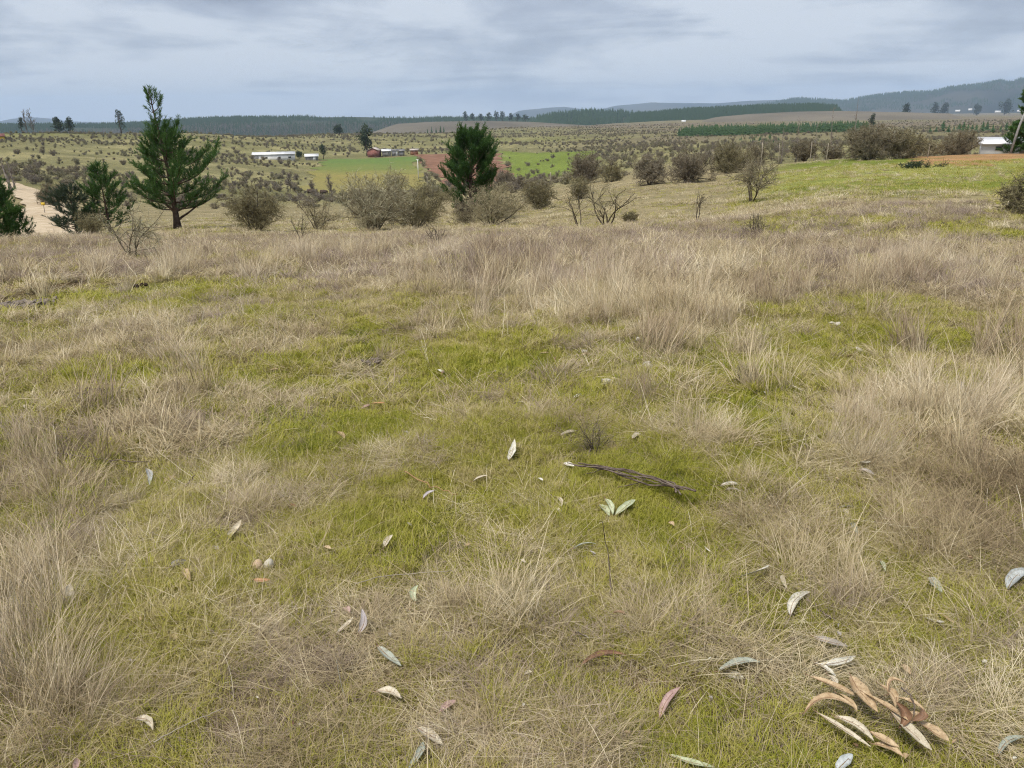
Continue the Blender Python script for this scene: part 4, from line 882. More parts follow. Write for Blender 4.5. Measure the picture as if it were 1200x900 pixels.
for q in range(9):
    u_ = [548, 556, 565, 574, 583, 590, 598, 607, 616][q]; r_ = 1720; b = at(u_, r_); b[2] = ztop(u_, 143, r_)
    leafy('skyline_tree', 'dark tree in the ragged line along the felled slope top', b, ztop(u_, [131, 133, 134, 132, 131, 130.5, 133, 134, 135][q], r_) - b[2], 9, 700 + q, n=260, leaf=1.8, group='trees along the felled slope top')
for q, u_ in enumerate([503, 508, 513, 518, 522]):
    o = mobj('conifer', CON[q % 5]); o.location = at(u_, 960); o.location[2] = ztop(u_, 160, 960); s_ = .62 + .1 * (q % 2); o.scale = (s_, s_, s_)
    tag(o, 'dark conifer in the small clump before the felled slope', 'tree', 'conifer clump before the felled slope')

# ------------------------------------------------------------------ buildings
M_white = m_noise('white_sheet', (.62, .62, .62), (.78, .78, .77), .6, .6, .3); M_roofw = m_noise('white_roof', (.68, .69, .70), (.84, .84, .84), .5, .5, .4)
M_red = m_noise('red_boards', (.21, .085, .07), (.29, .13, .11), 1.5, .8, .2); M_rust = m_noise('rust_board', (.20, .085, .05), (.34, .17, .10), 1.2, .85, .2)
M_greywall = m_noise('grey_boards', (.16, .155, .15), (.30, .29, .28), 1.0, .85, .2); M_glass = m_noise('dark_glass', (.02, .025, .03), (.05, .06, .07), 2, .15, .5)
M_yellow = m_noise('yellow_paint', (.55, .36, .03), (.66, .46, .05), 2, .6, .3); M_pink = m_noise('tan_roof', (.42, .36, .33), (.52, .46, .42), 1, .7, .2)
def house(name, label, c, yaw, L_, D_, h_, rise, wall, roof, windows=(), door=None, over=.3, cat='building'):
    rt = empty(name, c, yaw); tag(rt, label, cat)
    m1 = MB(); m1.box((-L_ / 2, -D_ / 2, -.6), (L_ / 2, D_ / 2, h_))
    m1.add([(-L_ / 2, -D_ / 2, h_), (-L_ / 2, D_ / 2, h_), (-L_ / 2, 0, h_ + rise * .97), (L_ / 2, -D_ / 2, h_), (L_ / 2, D_ / 2, h_), (L_ / 2, 0, h_ + rise * .97)], T=[(0, 1, 2), (3, 5, 4)])
    m1.build('wall', wall, rt)
    for s in (-1, 1):
        m2 = MB(); y0 = s * (D_ / 2 + over); t_ = .1; zz = h_ - rise * over / (D_ / 2) + .03
        a = np.array([(-L_ / 2 - over, y0, zz), (L_ / 2 + over, y0, zz), (L_ / 2 + over, 0, h_ + rise + .03), (-L_ / 2 - over, 0, h_ + rise + .03)]); b_ = a + [0, 0, t_]
        m2.add(np.vstack([a, b_]), Q=[(0, 1, 2, 3), (7, 6, 5, 4), (0, 4, 5, 1), (1, 5, 6, 2), (2, 6, 7, 3), (3, 7, 4, 0)]); m2.build('roof_panel', roof, rt)
    for (wx, wz, ww, wh) in windows:
        m3 = MB(); m3.box((wx - ww / 2, -D_ / 2 - .04, wz), (wx + ww / 2, -D_ / 2 + .02, wz + wh)); f = m3.build('window', M_white, rt)
        m4 = MB(); m4.box((wx - ww / 2 + .08, -D_ / 2 - .06, wz + .08), (wx + ww / 2 - .08, -D_ / 2 - .03, wz + wh - .08)); m4.build('pane', M_glass, f)
    if door:
        m3 = MB(); m3.box((door[0] - door[1] / 2, -D_ / 2 - .05, 0), (door[0] + door[1] / 2, -D_ / 2 + .02, door[2])); m3.build('door', M_greywall if wall is not M_greywall else M_white, rt)
    return rt
def span(u0, u1, v, r):
    a, b = at(u0, r, v), at(u1, r, v); c = .5 * (a + b); return c, math.atan2(b[1] - a[1], b[0] - a[0]), math.hypot(*(b - a)[:2])
c, yw, L_ = span(297, 346, 187, 340); c[2] = ztop(320, 188.5, 340); house('farm_shed', 'long low white shed above the crop field', c, yw - .04, L_, 6, 2.6, .75, M_white, M_roofw, [(-3, 1.0, 1.2, .8), (2, 1.0, 1.2, .8), (6, 1.0, 1.2, .8)], (-7, 2.2, 2.0))
c, yw, L_ = span(358, 373, 187, 342); c[2] = ztop(365, 188, 342); house('farm_shed', 'little white roofed shed beside the long one', c, yw, L_, 4, 1.7, .8, M_greywall, M_roofw, [], (1, 1, 1.5))
c, yw, L_ = span(428, 441, 181.5, 362); c[2] = ztop(440, 182.5, 362)
house('cottage', 'small red cottage with a pale gabled roof and white window', at(440, 362) * [1, 1, 0] + [0, 0, ztop(440, 182.3, 362)], yw + 1.35, 6.5, 4.6, 2.3, 1.0, M_red, M_pink, [], None)
cg = at(440, 358.5) * [1, 1, 0] + [0, 0, ztop(440, 182.3, 362)]
c, yw, L_ = span(448, 458, 181.5, 364); c[2] = ztop(453, 182, 364); house('outbuilding', 'low outbuilding with a white sheet roof joined to the red cottage', c, yw, L_, 5, 1.9, .7, M_greywall, M_roofw, [(1, .8, .8, .6)], None)
c, yw, L_ = span(459, 466, 181.5, 366); c[2] = ztop(463, 182, 366); house('outbuilding', 'white walled lean shed at the end of the farmyard', c, yw, L_, 4, 2.1, .5, M_white, M_greywall, [], (0, 1, 1.7))
c, yw, L_ = span(467, 474, 181.5, 366); c[2] = ztop(470, 182, 366); house('outbuilding', 'grey unpainted shack behind the farmyard', c, yw, L_, 3, 1.9, .6, M_greywall, M_greywall, [], None)
c, yw, L_ = span(481, 490, 180.5, 372); c[2] = ztop(485, 181, 372); house('outbuilding', 'rust coloured shack at the ploughed field edge', c, yw, L_, 3, 1.9, .5, M_rust, M_pink, [], None)
c, yw, L_ = span(1150, 1215, 176, 122); c[2] = ztop(1180, 178.5, 122); house('barn', 'white roofed barn beyond the bare orange soil', c, yw + .06, L_ * 1.05, 6, 1.15, .6, M_white, M_roofw, [(-1.3, .3, .8, .6)], (1.5, 1.0, 1.2), over=.5)
c, yw, L_ = span(-8, 6, 165, 420); c[2] = ztop(2, 168, 420); house('roadside_house', 'orange and yellow house at the edge of the far slope', c, yw, L_, 4, 3.0, 1.0, M_yellow, M_red, [(1.2, 1, .9, .9)], (-.5, 1, 2))
for q, (u_, v_, w_, lab) in enumerate([(1111, 130, 5, 'tiny white farmhouse between the two broad trees and the hill'), (1125, 128.5, 4, 'faint pale farm roof at the mountain foot'), (1157, 131, 6, 'low white farm roof alone on the plain'), (1183, 130, 7, 'widest white farm roof below the largest tree clump'), (798, 142, 5, 'tiny white roof under the pine ridge')]):
    r_ = 2900 if u_ > 900 else 1380; c = at(u_, r_); s_ = px2m(u_, v_, r_); c[2] = ztop(u_, v_ + 1, r_); house('farmhouse', lab, c, -math.atan2(c[0], c[1]), w_ * s_, w_ * s_ * .5, s_ * 1.1, s_ * .9, M_white, M_roofw, [], None, over=s_ * .1)

# ------------------------------------------------------------------ poles, posts, sign
M_pole = m_noise('grey_pole', (.24, .24, .23), (.36, .35, .33), 5, .9, .1); M_wood = m_noise('weathered_wood', (.20, .175, .145), (.36, .32, .27), 7, .9, .1, bump=True); M_post = m_noise('pale_post', (.30, .26, .2), (.42, .37, .29), 6, .9, .1)
rt = empty('utility_pole', at(1184, 104, 176)); tag(rt, 'leaning grey wooden utility pole before the barn', 'pole'); hgt = ztop(1195, 112, 104) - rt.location[2]
mm = MB(); mm.tube(np.array([[0, 0, -.3], [.5, 0, hgt * .5], [1.25, 0, hgt]]), np.array([.13, .12, .10]), 8); mm.build('pole', M_pole, rt, True)
mm = MB(); mm.box((.55, -.05, hgt - .5), (1.85, .05, hgt - .4)); mm.build('crossarm', M_wood, rt)
for dx_ in (-.5, .5):
    mm = MB(); mm.tube(np.array([[1.2 + dx_, 0, hgt - .4], [1.2 + dx_, 0, hgt - .25]]), np.array([.04, .05]), 6); mm.build('insulator', M_white, rt)
rt = empty('lamp_post', at(490, 246)); tag(rt, 'thin white lamp post at the corner of the crop field', 'lamp post'); z0_ = rt.location[2]; hgt = ztop(490, 187, 246) - z0_
mm = MB(); mm.tube(np.array([[0, 0, -.3], [0, 0, hgt * .5], [0, 0, hgt]]), np.array([.13, .12, .1]), 6); mm.build('pole', M_white, rt)
mm = MB(); mm.box((-.5, -.08, hgt - .1), (.3, .08, hgt + .06)); mm.build('lamp_head', M_white, rt)
def fence_post(u_, vt, r_, lab, rad=.042, grp=None):
    b = at(u_, r_); hg = max(.9, ztop(u_, vt, r_) - b[2]); m5 = MB(); n = 5; zz = np.linspace(-.2, hg, n); m5.tube(np.stack([.03 * np.sin(zz * 2 + u_), .02 * np.cos(zz + u_), zz], 1), np.linspace(rad, rad * .85, n), 6)
    o = m5.build('fence_post', M_post, None); o.location = b; tag(o, lab, 'post', grp); return o
fence_post(891, 167, 82, 'tall pale fence post left of the bare poplars')
fence_post(911, 168, 100, 'pale fence post at the foot of the lowest poplar')
fence_post(834, 175, 95, 'short pale fence post behind the dense dark olive shrub')
fence_post(948, 166, 92, 'pale fence post among the slim poplars')
fence_post(1085, 169, 86, 'thin pale post in front of the small yellowish bush', .05)
fence_post(967, 168, 90, 'pale fence post under the straight dark poplar')
fence_post(645, 202, 140, 'lone pale post below the bright green meadow', .09)
fence_post(500, 206, 215, 'white marker post beside the crop field track, shorter than the lamp post', .12)
fence_post(1005, 170, 88, 'grey fence post half hidden by the broad thicket')
# log at the field foot
for q, (u0, u1, lab) in enumerate([(361, 372, 'dark log lying at the foot of the crop field'), (376, 384, 'shorter dark log end to end with the longer one')]):
    a, b_ = at(u0, 204, 230), at(u1, 204, 230); m5 = MB(); m5.tube(np.array([a + [0, 0, .5], .5 * (a + b_) + [0, .3, .6], b_ + [0, 0, .5]]), np.array([.55, .5, .4]), 7); tag(m5.build('log', M_bark, None, True), lab, 'log')
rt = empty('road_sign', at(52, 82, 246)); tag(rt, 'small yellow marker sign on the outer verge of the dirt road', 'sign'); mm = MB(); mm.tube(np.array([[0, 0, -.2], [0, 0, 1.0]]), np.array([.03, .03]), 6); mm.build('post', M_wood, rt)
mm = MB(); mm.box((-.17, -.05, .8), (.17, -.03, 1.05)); mm.build('panel', M_yellow, rt)
# ------------------------------------------------------------------ fallen leaves, twigs, stones
def m_leaf(name, c0, c1):
    m = new_mat(name); nt = m.node_tree; f = noise(nt, 55, 5); f2 = noise(nt, 380, 2)
    c = ramp(nt, f, [(.35, c0), (.65, c1)]); f3 = noise(nt, 140, 3); c = mixc(nt, .35, c, ramp(nt, f2, [(.35, (.6, .55, .5)), (.6, (1.1, 1.1, 1.1))]), 'MULTIPLY'); c = mixc(nt, ramp(nt, f3, [(.60, (0, 0, 0)), (.68, (.7, .7, .7))]), c, (.16, .11, .07))
    return finish(m, c, .55, .35, .12, f2, .3, .002)
LM = {'cream': m_leaf('cream_leaf', (.52, .45, .32), (.70, .64, .50)), 'white': m_leaf('white_leaf', (.62, .60, .50), (.80, .78, .68)), 'teal': m_leaf('grey_green_leaf', (.34, .375, .31), (.48, .51, .43)),
      'pink': m_leaf('pink_leaf', (.44, .28, .25), (.58, .42, .37)), 'tan': m_leaf('tan_leaf', (.40, .275, .15), (.61, .47, .29)), 'brown': m_leaf('brown_leaf', (.20, .11, .065), (.32, .19, .11)),
      'lav': m_leaf('lavender_leaf', (.46, .42, .42), (.60, .56, .55)), 'grey': m_leaf('grey_leaf', (.30, .27, .23), (.43, .39, .34)), 'green': m_leaf('pale_green_leaf', (.42, .47, .28), (.60, .64, .44)),
      'orange': m_leaf('orange_leaf', (.50, .25, .11), (.60, .35, .18)), 'blue': m_leaf('blue_grey_leaf', (.42, .46, .46), (.58, .61, .60))}
M_rib = m_noise('leaf_rib', (.22, .13, .08), (.32, .2, .13), 40, .7, .2)
def lift(u, v, h_):
    p = hit(u, v); c = np.array([0, 0, CAMH]); return p + (c - p) * (h_ / (CAMH - p[2]))
def leaf(u1, v1, u2, v2, wpx, col, label, sick=None, arch=.06, cup=.5, twist=.3, h0=.036, h1=.036, group=None, stalk=True, curl=0.0, name='fallen_leaf'):
    if sick is None: sick = float(RNG.normal(0, .07))
    a, b = lift(u1, v1, h0), lift(u2, v2, h1); um, vm = .5 * (u1 + u2), .5 * (v1 + v2); rg = math.hypot(*(a + b)[:2] / 2)
    W = wpx * px2m(um, vm, rg) * .44; ax = b - a; L_ = np.linalg.norm(ax); ax = ax / L_; L_ *= 1.02
    zl = np.array([0, 0, 1.0]); yl = np.cross(zl, ax); yl /= np.linalg.norm(yl); zl = np.cross(ax, yl)
    n = 12; ts = np.linspace(0, 1, n); sv = np.array([-1, -.5, 0, .5, 1]); V = []
    tilt0 = RNG.normal(0, .25); ph = RNG.uniform(0, 6); base = a - np.array([0, 0, 0])
    for t in ts:
        w_ = W * max(.03, math.sin(math.pi * t**.82)**.7) * (1 + .06 * math.sin(t * 17 + ph)); tw = tilt0 + twist * (t - .5) * 2
        yc_ = sick * L_ * 4 * t * (1 - t); zc_ = arch * L_ * 4 * t * (1 - t) + curl * L_ * t**3
        xx = t * L_ * (1 - .35 * curl * t)
        for s in sv:
            yy = yc_ + s * w_ * math.cos(tw); zz = zc_ + s * w_ * math.sin(tw) + cup * w_ * (s * s - .35) + .04 * W * math.sin(t * 11 + ph + s)
            V.append((xx, yy, zz))
    V = np.array(V); top = np.stack([V @ np.array([ax[k], yl[k], zl[k]]) for k in range(3)], 1)
    nn_ = zl * .0009; bot = top - nn_; m_ = len(sv); k = np.arange(n - 1)[:, None] * m_ + np.arange(m_ - 1)[None]
    Q = np.stack([k, k + m_, k + m_ + 1, k + 1], -1).reshape(-1, 4); Q2 = Q[:, ::-1] + len(top)
    rim = []
    N = len(top)
    for q in range(n - 1):
        rim += [(q * m_, q * m_ + N, (q + 1) * m_ + N, (q + 1) * m_), ((q + 1) * m_ - 1, (q + 2) * m_ - 1, (q + 2) * m_ - 1 + N, (q + 1) * m_ - 1 + N)]
    VV = np.vstack([top, bot]); lo = a.copy()
    if stalk and L_ > .05:
        rt = empty(name, lo); mobj('blade', mesh_np('blade', VV, [np.vstack([Q[:, ::-1], Q2[:, ::-1], np.array(rim)])], [LM[col]], True), rt)
        mid = top.reshape(n, m_, 3)[:, 2] + zl * .0008; st_ = np.vstack([mid[0] - ax * .012 + yl * .002, mid[:9]]); mr = MB(); mr.tube(st_, np.linspace(.0013, .0005, len(st_)), 4); mr.build('midrib', M_rib, rt)
        o = rt
    else:
        o = mobj(name, mesh_np(name, VV, [np.vstack([Q[:, ::-1], Q2[:, ::-1], np.array(rim)])], [LM[col]], True)); o.location = lo
    tag(o, label, 'leaf', group); cxy = .5 * (a + b)
    KEEP.append((cxy[0], cxy[1], L_ * .5 + .03)); 
    # clear sight line a little toward the camera
    dd = -cxy[:2] / np.linalg.norm(cxy[:2]); KEEP.append((cxy[0] + dd[0] * .12, cxy[1] + dd[1] * .12, L_ * .35 + .03))
    return o
LEAVES = [
 (863, 677, 901, 662, 9, 'white', 'long curved cream leaf arched over the mauve grass mat', dict(sick=-.16, arch=.1)),
 (926, 721, 950, 694, 14, 'white', 'bright white broad leaf with a ragged base', dict(sick=.1)),
 (916, 674, 922, 689, 6, 'cream', 'narrow cream sliver of leaf just past the bright white leaf', dict(stalk=False)),
 (1085, 710, 1122, 732, 8, 'tan', 'slim tan leaf lying over a forked white one', dict(sick=-.08)),
 (1080, 723, 1108, 741, 8, 'white', 'forked white leaf with a curled tip under the slim tan leaf', dict(curl=.35, sick=.1)),
 (1090, 676, 1104, 694, 11, 'teal', 'short grey green leaf at the edge of the straw clump', {}),
 (1181, 691, 1203, 667, 17, 'blue', 'wide blue grey leaf standing on edge in the grass', dict(twist=.7, h1=.07)),
 (953, 746, 993, 757, 9, 'grey', 'dull grey tan leaf sunk in flattened grass', dict(sick=-.1)),
 (959, 779, 1002, 769, 9, 'white', 'long cream leaf pointing away from the heap of tan leaves', dict(sick=-.12)),
 (954, 776, 979, 792, 8, 'white', 'white leaf tip crossing the long cream leaf', {}),
 (1057, 778, 1067, 790, 9, 'tan', 'blunt tan leaf scrap above the heap of tan leaves', dict(stalk=False)),
 (980, 903, 999, 884, 15, 'blue', 'pale blue leaf poking up below the heap of tan leaves', dict(h1=.06)),
 (1170, 885, 1204, 864, 10, 'teal', 'grey green leaf beside a clump of grey thatch', dict(sick=.1)),
 (487, 705, 490, 686, 9, 'green', 'small pale green sickle leaf standing up', dict(sick=.2, h1=.07)),
 (420, 742, 424, 714, 10, 'lav', 'lavender white sickle leaf standing up beside a cream scrap', dict(sick=-.2, h1=.09)),
 (393, 744, 416, 727, 8, 'cream', 'cream pink leaf with a split pale end', dict(curl=.2)),
 (402, 712, 410, 718, 8, 'pink', 'pinkish leaf scrap near the lavender white leaf', dict(stalk=False)),
 (443, 757, 470, 780, 11, 'teal', 'mottled grey green leaf flat in the grass', {}),
 (439, 811, 470, 818, 13, 'cream', 'broad cream leaf lying like a boat on the dry mound', dict(arch=.12)),
 (515, 835, 534, 821, 12, 'pink', 'dusty pink leaf half buried in dry grass', {}),
 (490, 853, 519, 873, 15, 'cream', 'wide yellowish cream leaf, hollow side down', dict(arch=.12)),
 (477, 903, 495, 870, 14, 'teal', 'pale grey green leaf beside the wide yellowish cream leaf', {}),
 (615, 790, 623, 787, 7, 'cream', 'tiny cream bud like leaf caught on a stalk', dict(stalk=False)),
 (674, 742, 690, 748, 11, 'grey', 'rounded grey leaf in the mossy patch', dict(sick=.02)),
 (680, 781, 734, 768, 7, 'brown', 'long dark red brown curled leaf', dict(sick=.14, cup=.9)),
 (841, 787, 890, 776, 14, 'teal', 'large grey green leaf with a pale underside showing', dict(arch=.12)),
 (848, 790, 872, 795, 12, 'white', 'white leaf tucked under the large grey green one', dict(h0=.012, h1=.012, stalk=False)),
 (773, 842, 797, 806, 12, 'pink', 'pink mauve leaf lying open in the green grass', dict(sick=.06)),
 (783, 884, 838, 899, 10, 'green', 'long pale green leaf arched over the turf', dict(sick=-.14, arch=.1)),
 (718, 718, 734, 720, 6, 'brown', 'small brown leaf with a dark hollow below', dict(arch=.15, stalk=False)),
 (596, 539, 604, 526, 10, 'white', 'bright white curled leaf on the moss', dict(curl=.4)),
 (554, 564, 571, 557, 8, 'cream', 'cream leaf near the bright white curled one', {}),
 (496, 584, 509, 575, 9, 'lav', 'lavender leaf at the end of an orange twig', {}),
 (450, 642, 460, 627, 8, 'cream', 'upright cream leaf among wiry stems', dict(h1=.06)),
 (647, 581, 658, 593, 6, 'cream', 'cream leaf, upper of two hanging on a straw', {}),
 (650, 595, 658, 599, 5, 'cream', 'cream leaf, lower of two hanging on a straw', dict(stalk=False)),
 (702, 591, 714, 604, 10, 'green', 'left leaf of a pale green fan of three', {}),
 (709, 584, 718, 603, 8, 'green', 'middle leaf of a pale green fan of three', dict(h0=.06)),
 (721, 604, 744, 586, 11, 'green', 'right and longest leaf of a pale green fan of three', {}),
 (672, 643, 698, 637, 6, 'teal', 'thin grey green leaf by the fan of three', {}),
 (692, 645, 698, 649, 6, 'lav', 'small lavender scrap under the thin grey green leaf', dict(stalk=False)),
 (660, 543, 673, 546, 7, 'white', 'white leaf at the thin end of the dead branch', {}),
 (741, 514, 751, 508, 7, 'cream', 'cream leaf above the dead branch', {}),
 (672, 466, 684, 462, 6, 'white', 'bright white leaf scrap on the moss above the wiry weed', dict(stalk=False)),
 (599, 475, 618, 474, 5, 'cream', 'cream leaf arched over a dark hollow', dict(arch=.2)),
 (657, 510, 676, 505, 5, 'cream', 'thin cream leaf beside the wiry weed', {}),
 (423, 479, 434, 474, 7, 'pink', 'reddish leaf joined to an orange sliver', dict(stalk=False)),
 (434, 473, 451, 472, 4, 'orange', 'orange sliver of leaf beside the reddish one', dict(stalk=False)),
 (267, 635, 286, 620, 13, 'cream', 'curled cream leaf showing a dark hollow inside', dict(curl=.4, cup=.9)),
 (197, 665, 221, 658, 10, 'grey', 'grey cream leaf with a tan one below it', {}),
 (215, 666, 223, 681, 9, 'tan', 'tan leaf hanging below the grey cream one', {}),
 (297, 679, 316, 679, 6, 'orange', 'orange tan sliver of leaf below the round pebbles', dict(sick=-.2)),
 (81, 709, 82, 684, 15, 'cream', 'pale rounded leaf standing upright in straw', dict(h1=.10, sick=.02, stalk=False)),
 (171, 549, 175, 568, 8, 'blue', 'small blue grey leaf on edge below the thin stick', {}),
 (191, 566, 207, 558, 8, 'tan', 'tan leaf propped in dry stems below the thin stick', {}),
 (392, 506, 404, 514, 7, 'tan', 'tan leaf alone on pale green turf', {}),
 (196, 747, 214, 748, 9, 'tan', 'pink tan blunt leaf on the bare turf', dict(stalk=False)),
 (156, 842, 179, 856, 10, 'cream', 'cream grey leaf in a tuft of fresh grass', {}),
 (87, 903, 91, 888, 9, 'pink', 'pale pink leaf tip in tall straw', dict(stalk=False)),
 (844, 569, 866, 568, 5, 'white', 'thin white leaf with a grey one beneath it', dict(arch=.15)),
 (848, 575, 869, 576, 6, 'grey', 'grey leaf lying below the thin white one', {}),
 (1006, 541, 1021, 546, 10, 'white', 'chunky white leaf at the foot of the tall straw clump', dict(curl=.3)),
 (1006, 550, 1024, 556, 6, 'grey', 'flat grey leaf below the chunky white one', {}),
 (985, 595, 994, 608, 7, 'cream', 'cream leaf crossing a grey green one in the turf', {}),
 (981, 596, 1004, 595, 5, 'teal', 'grey green leaf crossed by a cream one', {}),
 (999, 612, 1006, 626, 7, 'teal', 'faint grey green leaf below the crossed pair', {}),
 (1032, 657, 1038, 669, 5, 'green', 'slim pale green leaf in mauve straw', {}),
 (922, 450, 941, 458, 5, 'cream', 'slim cream leaf on bright moss beyond the matted grass', {}),
 (893, 627, 899, 635, 8, 'cream', 'small cream leaf scrap on matted grass', dict(stalk=False)),
]
SMALL = [(100, 441, 112, 438, 5), (316, 434, 326, 432, 4), (575, 437, 584, 435, 5), (512, 433, 520, 437, 5), (517, 440, 520, 434, 4), (740, 401, 753, 400, 5), (630, 415, 644, 413, 5), (704, 451, 717, 449, 6), (681, 416, 692, 415, 6),
         (473, 505, 480, 508, 5), (373, 467, 382, 466, 5), (1088, 452, 1094, 446, 4), (1126, 458, 1130, 448, 6), (989, 418, 1001, 416, 5), (535, 369, 545, 368, 4), (460, 358, 466, 357, 4), (868, 370, 876, 369, 4), (630, 560, 636, 563, 5), (340, 590, 348, 594, 5),
         (252, 640, 258, 645, 5), (545, 640, 552, 637, 5), (610, 655, 616, 659, 5), (783, 612, 790, 616, 5), (760, 660, 768, 657, 5), (826, 640, 832, 646, 5), (1080, 600, 1088, 604, 5), (478, 612, 482, 616, 5), (862, 492, 868, 490, 4), (935, 560, 941, 563, 5), (380, 640, 388, 643, 5)]
for L_ in LEAVES: leaf(*L_[:7], **L_[7])
gl = np.random.default_rng(61)
for q in range(84):
    u_ = gl.uniform(20, 1190); v_ = 330 + 560 * gl.uniform(0, 1)**1.15; a_ = gl.uniform(0, 6.28); l_ = gl.uniform(3, 7) * (.6 + .8 * (v_ - 330) / 560); SMALL.append((u_, v_, u_ + l_ * math.cos(a_), v_ + .7 * l_ * math.sin(a_), l_ * gl.uniform(.35, .8)))
for q, s_ in enumerate(SMALL):
    cl_ = ['cream', 'tan', 'grey', 'white', 'brown', 'grey', 'tan'][q % 7]
    leaf(*s_, cl_, {'cream': 'crumb of cream leaf litter lying loose on the turf', 'tan': 'crumb of tan leaf litter lying loose on the turf', 'white': 'crumb of white leaf litter lying loose on the turf', 'grey': 'crumb of grey leaf litter lying loose on the turf', 'brown': 'crumb of brown leaf litter lying loose on the turf'}[cl_], stalk=False, group=cl_ + ' litter crumbs on the turf', name='leaf_scrap')
HEAP = [  # dry curled leaves fallen together
 (948, 792, 1003, 815, 10, 'tan', dict(sick=-.1, arch=.1, h0=.06, h1=.05), 'smooth tan leaf along the upper edge of the heap'),
 (969, 790, 981, 804, 8, 'cream', dict(h0=.05, h1=.06), 'short cream tan leaf wedged at the heap top'),
 (980, 812, 1004, 834, 12, 'tan', dict(h0=.05, h1=.04), 'shadowed tan leaf under the upper edge of the heap'),
 (942, 836, 1004, 832, 11, 'tan', dict(sick=.22, arch=.16, h0=.03, h1=.05), 'arched tan leaf humped at the left end of the heap'),
 (956, 834, 1019, 874, 8, 'cream', dict(sick=-.06, h0=.03, h1=.03), 'long straight cream leaf, outermost of two at the heap foot'),
 (977, 839, 1023, 867, 9, 'cream', dict(sick=.08, h0=.03, h1=.04), 'long cream leaf, inner of two at the heap foot'),
 (997, 792, 1028, 833, 15, 'tan', dict(sick=-.08, h0=.07, h1=.06), 'broad tan leaf with a dark midrib in the heap middle'),
 (1012, 812, 1068, 846, 11, 'tan', dict(sick=-.04, h0=.07, h1=.08), 'long tan leaf crossing the middle of the heap'),
 (1028, 801, 1049, 828, 11, 'tan', dict(sick=.15, h0=.06, h1=.07), 'pale tan leaf at the back of the heap'),
 (1041, 814, 1066, 805, 9, 'tan', dict(sick=.45, arch=.25, h0=.07, h1=.09), 'leaf curled into a ring at the back of the heap'),
 (1050, 822, 1053, 853, 12, 'brown', dict(sick=.28, cup=1.2, h0=.11, h1=.06), 'dark brown curled leaf standing in the heap middle'),
 (1044, 834, 1091, 878, 13, 'cream', dict(sick=-.08, h0=.08, h1=.03), 'longest cream tan leaf pointing out of the heap'),
 (1076, 846, 1112, 868, 16, 'tan', dict(sick=-.06, h0=.05, h1=.03), 'broad tan leaf with a dark rib at the heap right end'),
 (1019, 857, 1053, 875, 11, 'tan', dict(sick=-.1, h0=.03, h1=.03), 'pink tan leaf lying below the heap middle'),
 (1022, 872, 1058, 886, 9, 'tan', dict(sick=.12, h0=.02, h1=.02), 'low tan leaf at the very foot of the heap'),
 (1068, 845, 1077, 828, 9, 'brown', dict(sick=-.4, arch=.2, h0=.06, h1=.08), 'reddish brown leaf curled round the heap twig'),
 (1050, 818, 1083, 832, 9, 'tan', dict(sick=.1, h0=.04, h1=.04), 'tan leaf lying behind the ring shaped one'),
 (1060, 845, 1080, 836, 8, 'tan', dict(sick=.1, h0=.03, h1=.04), 'small tan leaf peeping between heap leaves'),
]
for (a_, b_, c_, d_, w_, col_, op, lab) in HEAP:
    op['h0'] += .03; op['h1'] += .03
    leaf(a_, b_, c_, d_, w_ * 1.25, col_, lab + ' of dry leaves', name='dry_leaf', **op)
def stick(name, label, pix, r0, r1, mat, hs=.03, k=6, seed=0, cat='twig', wob=.004):
    g = np.random.default_rng(seed); P = np.array([lift(u_, v_, hs if np.isscalar(hs) else hs[q]) for q, (u_, v_) in enumerate(pix)])
    t = np.linspace(0, len(P) - 1, len(P) * 4); pts = np.stack([np.interp(t, np.arange(len(P)), P[:, q]) for q in range(3)], 1) + g.normal(0, wob, (len(t), 3)); o0 = pts[0].copy()
    mb = MB(); mb.tube(pts - o0, np.linspace(r0, r1, len(pts)), k); o = mb.build(name, mat, None, True); o.location = o0; tag(o, label, cat)
    for p in pts[::2]: KEEP.append((p[0], p[1], .05))
    return o
M_dead = m_noise('dead_branch', (.085, .062, .05), (.22, .175, .145), 30, .9, .1, bump=True); M_otwig = m_noise('orange_twig', (.30, .17, .08), (.42, .26, .14), 30, .8, .2)
# bundle of dead branch strands
c0 = lift(740, 560, .03); rt = empty('dead_branch', c0); tag(rt, 'twisted bundle of dead branch strands on the moss', 'branch')
g = np.random.default_rng(5)
for q in range(7):
    pix = [(664 + g.uniform(0, 30), 544 + g.uniform(-1, 3)), (705, 547 + g.uniform(-2, 4)), (735 + g.uniform(-6, 6), 554 + g.uniform(-5, 6)), (765, 561 + g.uniform(-5, 9)), (790, 571 + g.uniform(-6, 6)), (800 + g.uniform(-8, 14), 578 + g.uniform(-4, 4))]
    P = np.array([lift(u_, v_, .055 + g.uniform(-.02, .03)) for u_, v_ in pix]); t = np.linspace(0, 5, 22); pts = np.stack([np.interp(t, np.arange(6), P[:, z]) for z in range(3)], 1) + g.normal(0, .0012, (22, 3)) + .008 * np.sin(np.linspace(0, g.uniform(4, 8), 22) + g.uniform(0, 6))[:, None] * g.normal(0, .7, 3)
    for p in pts[::3]: KEEP.append((p[0], p[1], .09)); KEEP.append((p[0], p[1] - .15, .08))
    mb = MB(); mb.tube(pts - c0, np.linspace(.003, .0042 if q < 4 else .0024, 22) * g.uniform(.8, 1.25), 5); mb.build('strand', M_dead, rt, True)
for q, pix in enumerate([[(712, 547), (697, 553), (684, 556)], [(690, 530), (694, 523), (679, 518), (668, 516)], [(757, 560), (748, 566), (724, 571)]]):
    P = np.array([lift(u_, v_, .03) for u_, v_ in pix]); mb = MB(); mb.tube(P - c0, np.linspace(.004, .002, len(P)), 4); mb.build('side_twig', M_dead, rt, True)
